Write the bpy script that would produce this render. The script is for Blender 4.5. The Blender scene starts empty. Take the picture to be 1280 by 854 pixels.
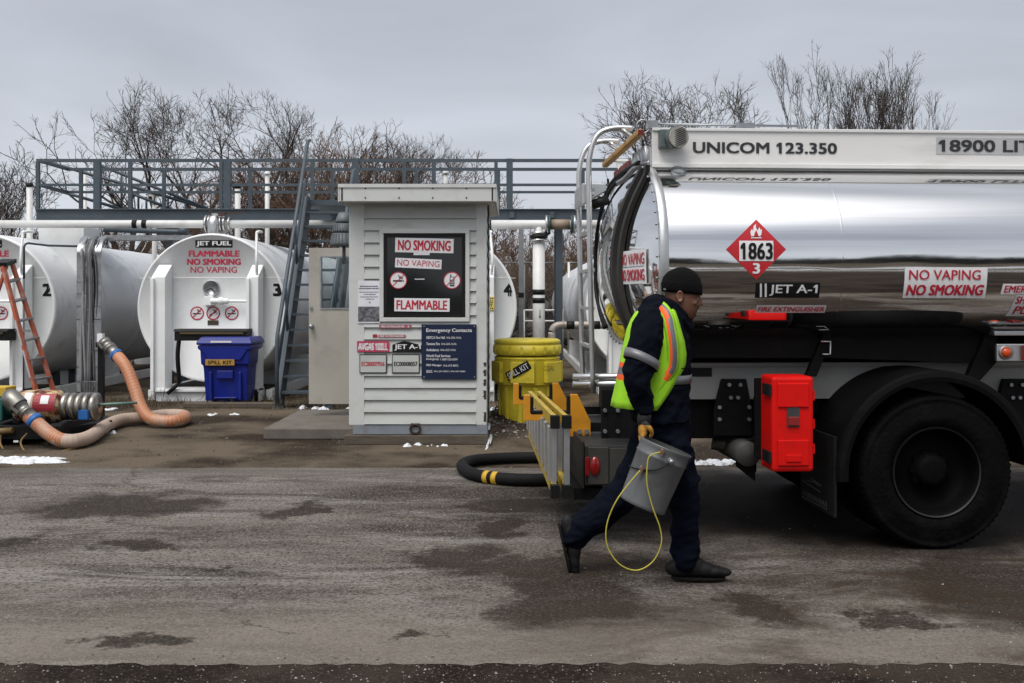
import bpy, math, random
from mathutils import Vector, Matrix, Euler
R = math.radians
SC = bpy.context.scene
COL = SC.collection
# ---------------------------------------------------------------- camera, sky, sun, exposure
F = 1300.0; HZ = 375.0; CX = 640.0; EYE = 1.58
cam = bpy.data.cameras.new('camera'); cam.sensor_width = 36.0; cam.lens = 36.0 * F / 1280.0
cam.shift_y = -(427.0 - HZ) / 1280.0; cam.clip_end = 2000; cam.clip_start = 0.05
co = bpy.data.objects.new('camera', cam); COL.objects.link(co)
co.location = (0, 0, EYE); co.rotation_euler = (R(90), 0, 0); SC.camera = co

SUN_EL, SUN_AZ = R(61), R(208)          # behind the photographer, to the left
w = bpy.data.worlds.new('World'); SC.world = w; w.use_nodes = True
nt = w.node_tree; N = nt.nodes; Lk = nt.links
bg = N['Background']; bg.inputs['Strength'].default_value = 0.104
sky = N.new('ShaderNodeTexSky'); sky.sky_type = 'NISHITA'; sky.sun_disc = False
sky.sun_elevation = SUN_EL; sky.sun_rotation = SUN_AZ; sky.dust_density = 4
hs = N.new('ShaderNodeHueSaturation'); hs.inputs['Saturation'].default_value = 0.35; hs.inputs['Value'].default_value = 0.5
Lk.new(sky.outputs[0], hs.inputs['Color'])
tc = N.new('ShaderNodeTexCoord'); sp = N.new('ShaderNodeSeparateXYZ'); Lk.new(tc.outputs['Generated'], sp.inputs[0])
mp = N.new('ShaderNodeMapping'); mp.inputs['Scale'].default_value = (1, 1, 3.5); Lk.new(tc.outputs['Generated'], mp.inputs[0])
nz = N.new('ShaderNodeTexNoise'); nz.inputs['Scale'].default_value = 1.6; nz.inputs['Detail'].default_value = 4; Lk.new(mp.outputs[0], nz.inputs['Vector'])
am = N.new('ShaderNodeMath'); am.operation = 'MULTIPLY_ADD'; am.inputs[1].default_value = 0.16; Lk.new(nz.outputs[0], am.inputs[0])
sub = N.new('ShaderNodeMath'); sub.operation = 'SUBTRACT'; sub.inputs[1].default_value = 0.08; Lk.new(sp.outputs['Z'], sub.inputs[0])
Lk.new(sub.outputs[0], am.inputs[2])
rp = N.new('ShaderNodeValToRGB'); cr = rp.color_ramp
cr.elements[0].position = 0.0; cr.elements[0].color = (6.3, 6.65, 7.15, 1)
cr.elements[1].position = 1.0; cr.elements[1].color = (6.4, 6.6, 7.1, 1)
for p_, c_ in ((0.12, (5.7, 6.05, 6.65, 1)), (0.30, (4.2, 4.55, 5.25, 1)), (0.5, (4.5, 4.8, 5.5, 1)), (0.75, (5.0, 5.25, 5.9, 1))):
    e = cr.elements.new(p_); e.color = c_
Lk.new(am.outputs[0], rp.inputs[0])
mx = N.new('ShaderNodeMix'); mx.data_type = 'RGBA'; mx.inputs[0].default_value = 0.93
Lk.new(hs.outputs[0], mx.inputs[6]); Lk.new(rp.outputs[0], mx.inputs[7]); 
# thin cloud glowing round the hidden sun, behind the photographer
sd_ = Vector((math.sin(SUN_AZ) * math.cos(SUN_EL), math.cos(SUN_AZ) * math.cos(SUN_EL), math.sin(SUN_EL)))
dt = N.new('ShaderNodeVectorMath'); dt.operation = 'DOT_PRODUCT'; dt.inputs[1].default_value = sd_; Lk.new(tc.outputs['Generated'], dt.inputs[0])
gm = N.new('ShaderNodeMapRange'); gm.interpolation_type = 'SMOOTHERSTEP'; gm.inputs[1].default_value = 0.62; gm.inputs[2].default_value = 1.0; gm.inputs[4].default_value = 1.0; Lk.new(dt.outputs['Value'], gm.inputs[0])
gl_ = N.new('ShaderNodeVectorMath'); gl_.operation = 'SCALE'; gl_.inputs[0].default_value = (13.5, 13.2, 12.7); Lk.new(gm.outputs[0], gl_.inputs['Scale'])
mp2 = N.new('ShaderNodeMapping'); mp2.inputs['Scale'].default_value = (1.0, 1.0, 4.5); mp2.inputs['Rotation'].default_value = (0, .12, 0); Lk.new(tc.outputs['Generated'], mp2.inputs[0])
nz2 = N.new('ShaderNodeTexNoise'); nz2.inputs['Scale'].default_value = 2.3; nz2.inputs['Detail'].default_value = 6; nz2.inputs['Distortion'].default_value = .6; Lk.new(mp2.outputs[0], nz2.inputs['Vector'])
cl = N.new('ShaderNodeMapRange'); cl.inputs[1].default_value = .3; cl.inputs[2].default_value = .7; cl.inputs[3].default_value = .84; cl.inputs[4].default_value = 1.08; Lk.new(nz2.outputs[0], cl.inputs[0])
cm_ = N.new('ShaderNodeVectorMath'); cm_.operation = 'SCALE'; Lk.new(mx.outputs[2], cm_.inputs[0]); Lk.new(cl.outputs[0], cm_.inputs['Scale'])
ad = N.new('ShaderNodeVectorMath'); ad.operation = 'ADD'; Lk.new(cm_.outputs[0], ad.inputs[0]); Lk.new(gl_.outputs[0], ad.inputs[1]); Lk.new(ad.outputs[0], bg.inputs['Color'])

sl = bpy.data.lights.new('sun', 'SUN'); sl.energy = 1.5; sl.angle = R(24); sl.color = (1.0, 0.97, 0.93)
so = bpy.data.objects.new('sun', sl); COL.objects.link(so)
sdir = Vector((math.sin(SUN_AZ) * math.cos(SUN_EL), math.cos(SUN_AZ) * math.cos(SUN_EL), math.sin(SUN_EL)))
so.rotation_euler = sdir.to_track_quat('Z', 'Y').to_euler(); so.location = (0, 0, 20)
vs = SC.view_settings
SC.display_settings.display_device = 'sRGB'
vs.view_transform = 'Standard'; vs.look = 'None'; vs.gamma = 1; vs.exposure = 0.22; vs.use_curve_mapping = False
SC.cycles.use_denoising = True
SC.cycles.max_bounces = 8

# ---------------------------------------------------------------- helpers
def P(px, py, d): return Vector(((px - CX) * d / F, d, EYE + (HZ - py) * d / F))
def G(px, py):
    d = F * EYE / (py - HZ); return Vector(((px - CX) * d / F, d, 0))

MATS = {}
def mat(name, col, rough=0.55, metal=0.0, var=0.12, scale=6.0, bump=0.0, bscale=40.0, dirt=None, spec=0.5, alpha=None, emit=None, streak=None, coat=0.0, trans=0.0):
    if name in MATS: return MATS[name]
    m = bpy.data.materials.new(name); m.use_nodes = True; MATS[name] = m
    n = m.node_tree.nodes; l = m.node_tree.links; b = n['Principled BSDF']
    b.inputs['Roughness'].default_value = rough; b.inputs['Metallic'].default_value = metal
    b.inputs['Specular IOR Level'].default_value = spec
    if coat: b.inputs['Coat Weight'].default_value = coat
    if trans: b.inputs['Transmission Weight'].default_value = trans
    t = n.new('ShaderNodeTexCoord')
    src = t.outputs['Object']
    if streak:
        mpn = n.new('ShaderNodeMapping'); mpn.inputs['Scale'].default_value = streak; l.new(src, mpn.inputs[0]); s2 = mpn.outputs[0]
    else: s2 = src
    no = n.new('ShaderNodeTexNoise'); no.inputs['Scale'].default_value = scale; no.inputs['Detail'].default_value = 6; l.new(s2, no.inputs['Vector'])
    r_ = n.new('ShaderNodeValToRGB'); r_.color_ramp.elements[0].position = 0.3; r_.color_ramp.elements[1].position = 0.7
    r_.color_ramp.elements[0].color = tuple(c * (1 - var) for c in col) + (1,); r_.color_ramp.elements[1].color = tuple(min(1, c * (1 + var)) for c in col) + (1,)
    l.new(no.outputs[0], r_.inputs[0]); out = r_.outputs[0]
    if dirt:
        dc, da, ds = dirt
        n2 = n.new('ShaderNodeTexNoise'); n2.inputs['Scale'].default_value = ds; n2.inputs['Detail'].default_value = 8; n2.inputs['Roughness'].default_value = .65; l.new(s2, n2.inputs['Vector'])
        mr = n.new('ShaderNodeMapRange'); mr.inputs[1].default_value = 0.51; mr.inputs[2].default_value = 0.71; mr.inputs[4].default_value = da; l.new(n2.outputs[0], mr.inputs[0])
        mm = n.new('ShaderNodeMix'); mm.data_type = 'RGBA'; mm.inputs[7].default_value = tuple(dc) + (1,); l.new(mr.outputs[0], mm.inputs[0]); l.new(out, mm.inputs[6]); out = mm.outputs[2]
    l.new(out, b.inputs['Base Color'])
    rr = n.new('ShaderNodeMapRange'); rr.inputs[3].default_value = max(0, rough * (1 - var)); rr.inputs[4].default_value = min(1, rough * (1 + var)); l.new(no.outputs[0], rr.inputs[0]); l.new(rr.outputs[0], b.inputs['Roughness'])
    if bump:
        nb = n.new('ShaderNodeTexNoise'); nb.inputs['Scale'].default_value = bscale; nb.inputs['Detail'].default_value = 5; l.new(s2, nb.inputs['Vector'])
        bp = n.new('ShaderNodeBump'); bp.inputs['Strength'].default_value = bump; bp.inputs['Distance'].default_value = 0.02; l.new(nb.outputs[0], bp.inputs['Height']); l.new(bp.outputs[0], b.inputs['Normal'])
    if emit:
        b.inputs['Emission Color'].default_value = tuple(emit[:3]) + (1,); b.inputs['Emission Strength'].default_value = emit[3]
    return m

WM = {}          # world matrix of every root / part
def root(name, loc, label, cat, rz=0.0, group=None):
    o = bpy.data.objects.new(name, None); COL.objects.link(o); o.empty_display_size = .2
    o.location = loc; o.rotation_euler = (0, 0, rz)
    WM[o.name] = Matrix.Translation(Vector(loc)) @ Matrix.Rotation(rz, 4, 'Z')
    return tag(o, label, cat, group)
def tag(o, label=None, cat=None, group=None, kind=None):
    if label: o['label'] = label
    if cat: o['category'] = cat
    if group: o['group'] = group
    if kind: o['kind'] = kind
    return o

class MB:
    def __init__(s): s.v = []; s.f = []; s.m = []; s.sm = []
    def add(s, vs_, fs_, m=0, smooth=False):
        o = len(s.v); s.v.extend(Vector(x) for x in vs_)
        for f in fs_: s.f.append([i + o for i in f]); s.m.append(m); s.sm.append(smooth)
        return s
    def box(s, x0, x1, y0, y1, z0, z1, m=0, M=None):
        v = [Vector((x, y, z)) for z in (z0, z1) for y in (y0, y1) for x in (x0, x1)]
        if M is not None: v = [M @ q for q in v]
        return s.add(v, [(0, 2, 3, 1), (4, 5, 7, 6), (0, 1, 5, 4), (2, 6, 7, 3), (0, 4, 6, 2), (1, 3, 7, 5)], m)
    def beam(s, a, b, wd, ht, m=0, up=(0, 0, 1)):
        a = Vector(a); b = Vector(b); t = (b - a); L = t.length; t.normalize()
        u = Vector(up)
        if abs(t.dot(u)) > .98: u = Vector((0, 1, 0))
        x = t.cross(u).normalized(); z = x.cross(t)
        M = Matrix((x, t, z)).transposed().to_4x4(); M.translation = a
        return s.box(-wd / 2, wd / 2, 0, L, -ht / 2, ht / 2, m, M)
    def prism(s, poly, d0, d1, fn, m=0):
        n = len(poly); v = [fn(a, b, d0) for a, b in poly] + [fn(a, b, d1) for a, b in poly]
        f = [list(range(n))[::-1], list(range(n, 2 * n))] + [(i, (i + 1) % n, n + (i + 1) % n, n + i) for i in range(n)]
        return s.add(v, f, m)
    def tube(s, pts, r, n=10, m=0, closed=False, caps=True, smooth=True, sx=1.0, ref=None):
        pts = [Vector(p) for p in pts]; k = len(pts)
        rs = r if isinstance(r, (list, tuple)) else [r] * k
        vv = []; pu = None
        for i, p in enumerate(pts):
            if closed: t = pts[(i + 1) % k] - pts[i - 1]
            else: t = pts[min(i + 1, k - 1)] - pts[max(i - 1, 0)]
            if t.length < 1e-9: t = Vector((0, 0, 1))
            t.normalize()
            if pu is None:
                u = Vector(ref) if ref else (Vector((0, 0, 1)) if abs(t.z) < .9 else Vector((1, 0, 0)))
            else: u = pu
            u = (u - t * u.dot(t))
            if u.length < 1e-6: u = Vector((1, 0, 0)) - t * t.x
            u.normalize(); pu = u; b = t.cross(u)
            for j in range(n):
                a = 2 * math.pi * j / n
                vv.append(p + (u * math.cos(a) + b * (math.sin(a) * sx)) * rs[i])
        ff = []
        for i in range(k if closed else k - 1):
            i2 = (i + 1) % k
            for j in range(n): ff.append((i * n + j, i * n + (j + 1) % n, i2 * n + (j + 1) % n, i2 * n + j))
        s.add(vv, ff, m, smooth)
        if caps and not closed:
            o = len(s.v) - len(vv)
            s.f.append([o + j for j in range(n)][::-1]); s.m.append(m); s.sm.append(False)
            s.f.append([o + (k - 1) * n + j for j in range(n)]); s.m.append(m); s.sm.append(False)
        return s
    def cyl(s, a, b, r, r2=None, n=20, m=0, caps=True): return s.tube([a, b], [r, r if r2 is None else r2], n, m, False, caps)
    def lathe(s, prof, M=None, n=28, m=0, smooth=True, cap=False):
        vv = []
        for rr, z in prof:
            for j in range(n):
                a = 2 * math.pi * j / n; q = Vector((rr * math.cos(a), rr * math.sin(a), z)); vv.append(M @ q if M is not None else q)
        ff = [(i * n + j, i * n + (j + 1) % n, (i + 1) * n + (j + 1) % n, (i + 1) * n + j) for i in range(len(prof) - 1) for j in range(n)]
        s.add(vv, ff, m, smooth)
        if cap:
            o = len(s.v) - len(vv); s.f.append([o + j for j in range(n)][::-1]); s.m.append(m); s.sm.append(False)
            o2 = o + (len(prof) - 1) * n; s.f.append([o2 + j for j in range(n)]); s.m.append(m); s.sm.append(False)
        return s
    def ball(s, c, rx, ry=None, rz=None, n=14, m=0, M=None):
        ry = rx if ry is None else ry; rz = rx if rz is None else rz; k = n // 2 + 1
        T = Matrix.Translation(Vector(c)) @ (M if M is not None else Matrix.Identity(4)) @ Matrix.Diagonal((rx, ry, rz, 1))
        return s.lathe([(max(1e-4, math.sin(math.pi * i / (k - 1))), -math.cos(math.pi * i / (k - 1))) for i in range(k)], T, n, m)
    def rings(s, rings, m=0, cap=True, smooth=True):
        n = len(rings[0]); o = len(s.v); vv = [q for r_ in rings for q in r_]
        s.add(vv, [(i * n + j, i * n + (j + 1) % n, (i + 1) * n + (j + 1) % n, (i + 1) * n + j) for i in range(len(rings) - 1) for j in range(n)], m, smooth)
        if cap:
            s.f.append([o + j for j in range(n)][::-1]); s.m.append(m); s.sm.append(smooth)
            e = o + (len(rings) - 1) * n; s.f.append([e + j for j in range(n)]); s.m.append(m); s.sm.append(smooth)
        return s
    def islands(s):
        n = len(s.v); pa = list(range(n))
        def fi(a):
            while pa[a] != a: pa[a] = pa[pa[a]]; a = pa[a]
            return a
        for f in s.f:
            r_ = fi(f[0])
            for k in f[1:]: pa[fi(k)] = r_
        d = {}
        for i, f in enumerate(s.f): d.setdefault(fi(f[0]), []).append(i)
        out = []
        for fl in d.values():
            m_ = MB(); mp_ = {}
            for i in fl:
                g = []
                for k in s.f[i]:
                    if k not in mp_: mp_[k] = len(m_.v); m_.v.append(s.v[k])
                    g.append(mp_[k])
                m_.f.append(g); m_.m.append(s.m[i]); m_.sm.append(s.sm[i])
            out.append(m_)
        return out
    def split(s, name, mats, parent, **k): return [m_.build(name, mats, parent, **k) for m_ in s.islands()]
    def build(s, name, mats, parent=None, local=False, bevel=0.0, label=None, subsurf=0, solid=0.0, smooth=None, origin=None):
        if not isinstance(mats, (list, tuple)): mats = [mats]
        me = bpy.data.meshes.new(name)
        vv = s.v
        if parent is not None and not local:
            inv = WM[parent.name].inverted(); vv = [inv @ q for q in vv]
        org = Vector((0, 0, 0))
        if parent is None:
            if origin is not None: org = Vector(origin)
            elif vv:
                org = Vector(((min(q.x for q in vv) + max(q.x for q in vv)) / 2, (min(q.y for q in vv) + max(q.y for q in vv)) / 2, min(q.z for q in vv)))
            vv = [q - org for q in vv]
        me.from_pydata([tuple(q) for q in vv], [], s.f)
        for m_ in mats: me.materials.append(m_)
        me.polygons.foreach_set('material_index', s.m)
        me.polygons.foreach_set('use_smooth', s.sm if smooth is None else [smooth] * len(s.f))
        me.update()
        o = bpy.data.objects.new(name, me); COL.objects.link(o)
        if parent is not None:
            o.parent = parent; WM[o.name] = WM[parent.name]
        else:
            o.location = org; WM[o.name] = Matrix.Translation(org)
        if bevel:
            b = o.modifiers.new('b', 'BEVEL'); b.width = bevel; b.segments = 2; b.limit_method = 'ANGLE'; b.angle_limit = R(40)
        if solid:
            b = o.modifiers.new('s', 'SOLIDIFY'); b.thickness = solid; b.offset = 1
        if subsurf:
            b = o.modifiers.new('u', 'SUBSURF'); b.levels = subsurf; b.render_levels = subsurf
        if label: o['label'] = label
        return o

def spline(pts, k=6, closed=False):
    pts = [Vector(p) for p in pts]; n = len(pts); out = []
    for i in range(n if closed else n - 1):
        if closed: a, b, c, d = pts[i - 1], pts[i], pts[(i + 1) % n], pts[(i + 2) % n]
        else: a, b, c, d = pts[max(i - 1, 0)], pts[i], pts[i + 1], pts[min(i + 2, n - 1)]
        for j in range(k):
            t = j / k
            out.append(.5 * ((2 * b) + (c - a) * t + (2 * a - 5 * b + 4 * c - d) * t * t + (3 * b - a - 3 * c + d) * t ** 3))
    if not closed: out.append(pts[-1])
    return out

_TX = {}
def tw_(s_):
    cu = bpy.data.curves.new('t', 'FONT'); cu.body = s_; cu.resolution_u = 2
    ob = bpy.data.objects.new('t', cu); COL.objects.link(ob)
    dg = bpy.context.evaluated_depsgraph_get(); me = bpy.data.meshes.new_from_object(ob.evaluated_get(dg))
    xs = [q.co.x for q in me.vertices]; ys = [q.co.y for q in me.vertices]
    bpy.data.objects.remove(ob); bpy.data.curves.remove(cu); bpy.data.meshes.remove(me); return (min(xs), max(xs), min(ys), max(ys))
def text2d(txt, bold=0.0, shear=0.0):
    key = (txt, bold, shear)
    if key in _TX: return _TX[key]
    cu = bpy.data.curves.new('t', 'FONT'); cu.body = txt; cu.resolution_u = 3; cu.shear = shear; cu.fill_mode = 'FRONT'
    ob = bpy.data.objects.new('t', cu); COL.objects.link(ob)
    dg = bpy.context.evaluated_depsgraph_get(); me = bpy.data.meshes.new_from_object(ob.evaluated_get(dg))
    v = [(q.co.x, q.co.y) for q in me.vertices]; f = [list(q.vertices) for q in me.polygons]
    hh = None
    for i, ch in enumerate(txt):       # give the figure 1 its flag
        if ch == '1':
            if hh is None: hh = tw_('1'); h1 = hh[3]; w1 = hh[1] - hh[0]
            xr = tw_(txt[:i + 1])[1]; o_ = len(v); xl = xr - w1 + .004; v += [(xl, h1), (xl, h1 - .19 * h1 - .03), (xl - .20 * h1, h1 - .36 * h1), (xl - .20 * h1, h1 - .21 * h1)]; f.append([o_, o_ + 3, o_ + 2, o_ + 1][::-1])
    bpy.data.objects.remove(ob); bpy.data.curves.remove(cu); bpy.data.meshes.remove(me)
    x0 = min(a for a, b in v); x1 = max(a for a, b in v); y0 = min(b for a, b in v); y1 = max(b for a, b in v)
    v = [((a - x0) / (x1 - x0), (b - y0) / (y1 - y0)) for a, b in v]
    _TX[key] = (v, f); return _TX[key]

# a surface map fn(a, b, off): a across, b up, off proud of the surface
def txt(mb, fn, x0, x1, z0, z1, s, m=1, off=.005, bold=.02, shear=0.0, rot=0.0):
    v, f = text2d(s, bold, shear); cx, cz = (x0 + x1) / 2, (z0 + z1) / 2; c, n_ = math.cos(rot), math.sin(rot)
    H_ = z1 - z0; e = H_ * bold * 1.6; offs = [(0, 0)] if bold <= 0 else [(-e, -e * .5), (e, -e * .5), (-e, e * .5), (e, e * .5)]
    for i, (ex, ez) in enumerate(offs):      # heavier weight: the letters struck again a hair to each side
        q = []
        for a, b in v:
            dx = (a - .5) * (x1 - x0 - 2 * e) + ex; dz = (b - .5) * (z1 - z0 - e) + ez
            q.append(fn(cx + dx * c - dz * n_, cz + dx * n_ + dz * c, off + .0003 * i))
        mb.add(q, f, m)
def patch(mb, fn, x0, x1, z0, z1, m=0, off=.003, nx=4, nz=4, rot=0.0, shear=0.0):
    cx, cz = (x0 + x1) / 2, (z0 + z1) / 2; c, n_ = math.cos(rot), math.sin(rot); q = []
    for j in range(nz + 1):
        for i in range(nx + 1):
            dx = (i / nx - .5) * (x1 - x0) + shear * (j / nz - .5) * (z1 - z0); dz = (j / nz - .5) * (z1 - z0)
            q.append(fn(cx + dx * c - dz * n_, cz + dx * n_ + dz * c, off))
    W_ = nx + 1
    mb.add(q, [(j * W_ + i, j * W_ + i + 1, (j + 1) * W_ + i + 1, (j + 1) * W_ + i) for j in range(nz) for i in range(nx)], m)
def poly(mb, fn, pts, m=0, off=.004): mb.add([fn(a, b, off) for a, b in pts], [list(range(len(pts)))], m)
def ring(mb, fn, cx, cz, r0, r1, m=0, off=.005, n=28):
    q = []
    for i in range(n):
        a = 2 * math.pi * i / n
        q.append(fn(cx + r0 * math.cos(a), cz + r0 * math.sin(a), off)); q.append(fn(cx + r1 * math.cos(a), cz + r1 * math.sin(a), off))
    mb.add(q, [(2 * i, 2 * i + 1, 2 * ((i + 1) % n) + 1, 2 * ((i + 1) % n)) for i in range(n)], m)
def disc(mb, fn, cx, cz, r, m=0, off=.003, n=28):
    poly(mb, fn, [(cx + r * math.cos(2 * math.pi * i / n), cz + r * math.sin(2 * math.pi * i / n)) for i in range(n)], m, off)
def prohibit(mb, fn, cx, cz, r, white, black, red, what, thick=.14):
    disc(mb, fn, cx, cz, r, white, .003); ring(mb, fn, cx, cz, r * (1 - thick), r, red, .006)
    if what in ('cig', 'match'):
        patch(mb, fn, cx - r * .62, cx + r * .45, cz - r * .16, cz + r * .02, black, .0045, 1, 1, rot=0 if what == 'cig' else .5)
        patch(mb, fn, cx + r * .5, cx + r * .62, cz - r * .16, cz + r * .02, black, .0045, 1, 1)
        for k in range(3):
            patch(mb, fn, cx + r * (.05 + .17 * k), cx + r * (.15 + .17 * k), cz + r * .12, cz + r * (.62 - .12 * k), black, .0045, 1, 1, rot=.35)
    elif what == 'phone':
        patch(mb, fn, cx - r * .25, cx + r * .28, cz - r * .7, cz + r * .42, black, .0042, 1, 1)
        patch(mb, fn, cx - r * .2, cx - r * .08, cz + r * .42, cz + r * .7, black, .0042, 1, 1)
        patch(mb, fn, cx - r * .17, cx + r * .2, cz + r * .05, cz + r * .34, white, .005, 1, 1)
        for i in range(3):
            for j in range(3): patch(mb, fn, cx - r * .17 + r * .135 * i, cx - r * .08 + r * .135 * i, cz - r * .55 + r * .2 * j, cz - r * .45 + r * .2 * j, white, .005, 1, 1)
    patch(mb, fn, cx - r * .95, cx + r * .95, cz - r * thick * .42, cz + r * thick * .42, red, .0065, 1, 1, rot=R(45))

def remesh(mb, voxel, smooth=2, factor=.5, fold=0.0, fs=(9, 9, 6), keep=None):
    me = bpy.data.meshes.new('tmp'); me.from_pydata([tuple(q) for q in mb.v], [], mb.f); me.update()
    ob = bpy.data.objects.new('tmp', me); COL.objects.link(ob)
    r_ = ob.modifiers.new('r', 'REMESH'); r_.mode = 'VOXEL'; r_.voxel_size = voxel
    s_ = ob.modifiers.new('s', 'SMOOTH'); s_.factor = factor; s_.iterations = smooth
    dg = bpy.context.evaluated_depsgraph_get(); m2 = bpy.data.meshes.new_from_object(ob.evaluated_get(dg))
    cv = [q.co.copy() for q in m2.vertices]
    if fold:
        from mathutils import noise as NZ
        for q, mv in zip(cv, m2.vertices):
            a = NZ.noise(Vector((q.x * fs[0] + q.z * 3, q.y * fs[1], q.z * fs[2] - q.x * 4))); b_ = NZ.noise(Vector((q.x * fs[0] * 2.3 - q.z * 5, q.y * fs[1] * 2, q.z * fs[2] * 2.2)))
            k = fold if keep is None else fold * keep(q)
            q += mv.normal * k * ((1 - abs(a) * 2.6) * .75 + (1 - abs(b_) * 2.4) * .4 - .55)
    out = MB(); out.add(cv, [list(q.vertices) for q in m2.polygons], 0, True)
    bpy.data.objects.remove(ob); bpy.data.meshes.remove(me); bpy.data.meshes.remove(m2)
    return out

# ---------------------------------------------------------------- common materials
M_white = mat('white_tank_paint', (.82, .83, .82), .38, 0, .03, 1.2, dirt=((.42, .41, .38), .35, 1.1))
M_wtext = mat('sticker_white', (.72, .71, .71), .5, 0, .04, 9, dirt=((.45, .43, .4), .4, 5))
M_red = mat('sticker_red', (.45, .012, .035), .5, 0, .06)
M_black = mat('black_paint', (.007, .007, .0075), .55, 0, .2, spec=.25)
M_blue_sign = mat('navy_sign', (.003, .011, .040), .4, 0, .06)
M_steel = mat('galvanised_steel', (.36, .37, .38), .42, .85, .18, 14)
M_alu = mat('aluminium', (.62, .62, .61), .34, .9, .08, 8)
M_bluegrey = mat('blue_grey_paint', (.052, .070, .086), .5, 0, .12, 5, dirt=((.08, .088, .09), .5, 6))
M_rub = mat('black_rubber', (.006, .006, .0065), .75, 0, .25, 20, bump=.15, bscale=60, spec=.2)
M_dkmetal = mat('dark_chassis', (.004, .004, .0043), .65, .0, .3, 12, dirt=((.014, .012, .010), .3, 9), spec=.15)
M_yel = mat('yellow_band', (.5, .30, .02), .6, 0, .15)
M_blueband = mat('blue_band', (.01, .10, .32), .5)
M_concrete = mat('concrete', (.125, .108, .09), .9, 0, .2, 5, bump=.3, bscale=50, dirt=((.07, .06, .05), .8, 2.2))
M_wood = mat('weathered_timber', (.085, .068, .05), .85, 0, .3, 6, bump=.4, bscale=30, streak=(1, 6, 6))
M_snow = mat('snow', (.66, .68, .71), .8, 0, .10, 14, bump=1.0, bscale=30, dirt=((.26, .23, .20), .8, 9))
# ---------------------------------------------------------------- ground, road, snow
def ground_mat(name, c0, c1, c2, sc, rough=.95):
    m = bpy.data.materials.new(name); m.use_nodes = True; n = m.node_tree.nodes; l = m.node_tree.links; b = n['Principled BSDF']; b.inputs['Roughness'].default_value = rough; b.inputs['Specular IOR Level'].default_value = .12
    t = n.new('ShaderNodeTexCoord')
    a1 = n.new('ShaderNodeTexNoise'); a1.inputs['Scale'].default_value = sc; a1.inputs['Detail'].default_value = 8; a1.inputs['Roughness'].default_value = .6; l.new(t.outputs['Object'], a1.inputs['Vector'])
    r1 = n.new('ShaderNodeValToRGB'); e = r1.color_ramp.elements; e[0].position = .42; e[0].color = c0 + (1,); e[1].position = .56; e[1].color = c1 + (1,); l.new(a1.outputs[0], r1.inputs[0])
    a2 = n.new('ShaderNodeTexNoise'); a2.inputs['Scale'].default_value = 45; a2.inputs['Detail'].default_value = 4; l.new(t.outputs['Object'], a2.inputs['Vector'])
    mr = n.new('ShaderNodeMapRange'); mr.inputs[1].default_value = .52; mr.inputs[2].default_value = .72; mr.inputs[4].default_value = .6; l.new(a2.outputs[0], mr.inputs[0])
    mm = n.new('ShaderNodeMix'); mm.data_type = 'RGBA'; mm.inputs[7].default_value = c2 + (1,); l.new(mr.outputs[0], mm.inputs[0]); l.new(r1.outputs[0], mm.inputs[6]); l.new(mm.outputs[2], b.inputs['Base Color'])
    bp = n.new('ShaderNodeBump'); bp.inputs['Strength'].default_value = .7; bp.inputs['Distance'].default_value = .03; l.new(a2.outputs[0], bp.inputs['Height']); l.new(bp.outputs[0], b.inputs['Normal'])
    return m
M_ground = ground_mat('dirt_ground', (.026, .018, .0115), (.118, .093, .066), (.13, .104, .078), .6)
M_field = ground_mat('field_grass', (.042, .033, .021), (.075, .060, .038), (.10, .08, .05), .15)
M_verge = ground_mat('dark_gravel', (.012, .0082, .0062), (.036, .026, .019), (.06, .046, .037), 1.2)

def sheet(name, x0, x1, y0, y1, z, m, nx=1, ny=1, kind='structure', wob=0, seed=1, zf=None):
    rnd = random.Random(seed); mb = MB(); v = []
    for j in range(ny + 1):
        for i in range(nx + 1):
            x = x0 + (x1 - x0) * i / nx; y = y0 + (y1 - y0) * j / ny
            if wob and j in (0, ny): y += rnd.uniform(-wob, wob)
            v.append((x, y, zf(x, y) if zf else z))
    W_ = nx + 1; mb.add(v, [(j * W_ + i, j * W_ + i + 1, (j + 1) * W_ + i + 1, (j + 1) * W_ + i) for j in range(ny) for i in range(nx)])
    o = mb.build(name, m, origin=(0, 0, 0)); tag(o, kind=kind); return o
sheet('ground', -900, 900, -900, 900, 0, M_ground)
sheet('field', -700, 700, -420, -9, .004, M_field)
sheet('grass', -500, 500, 36, 400, .004, M_field)

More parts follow.
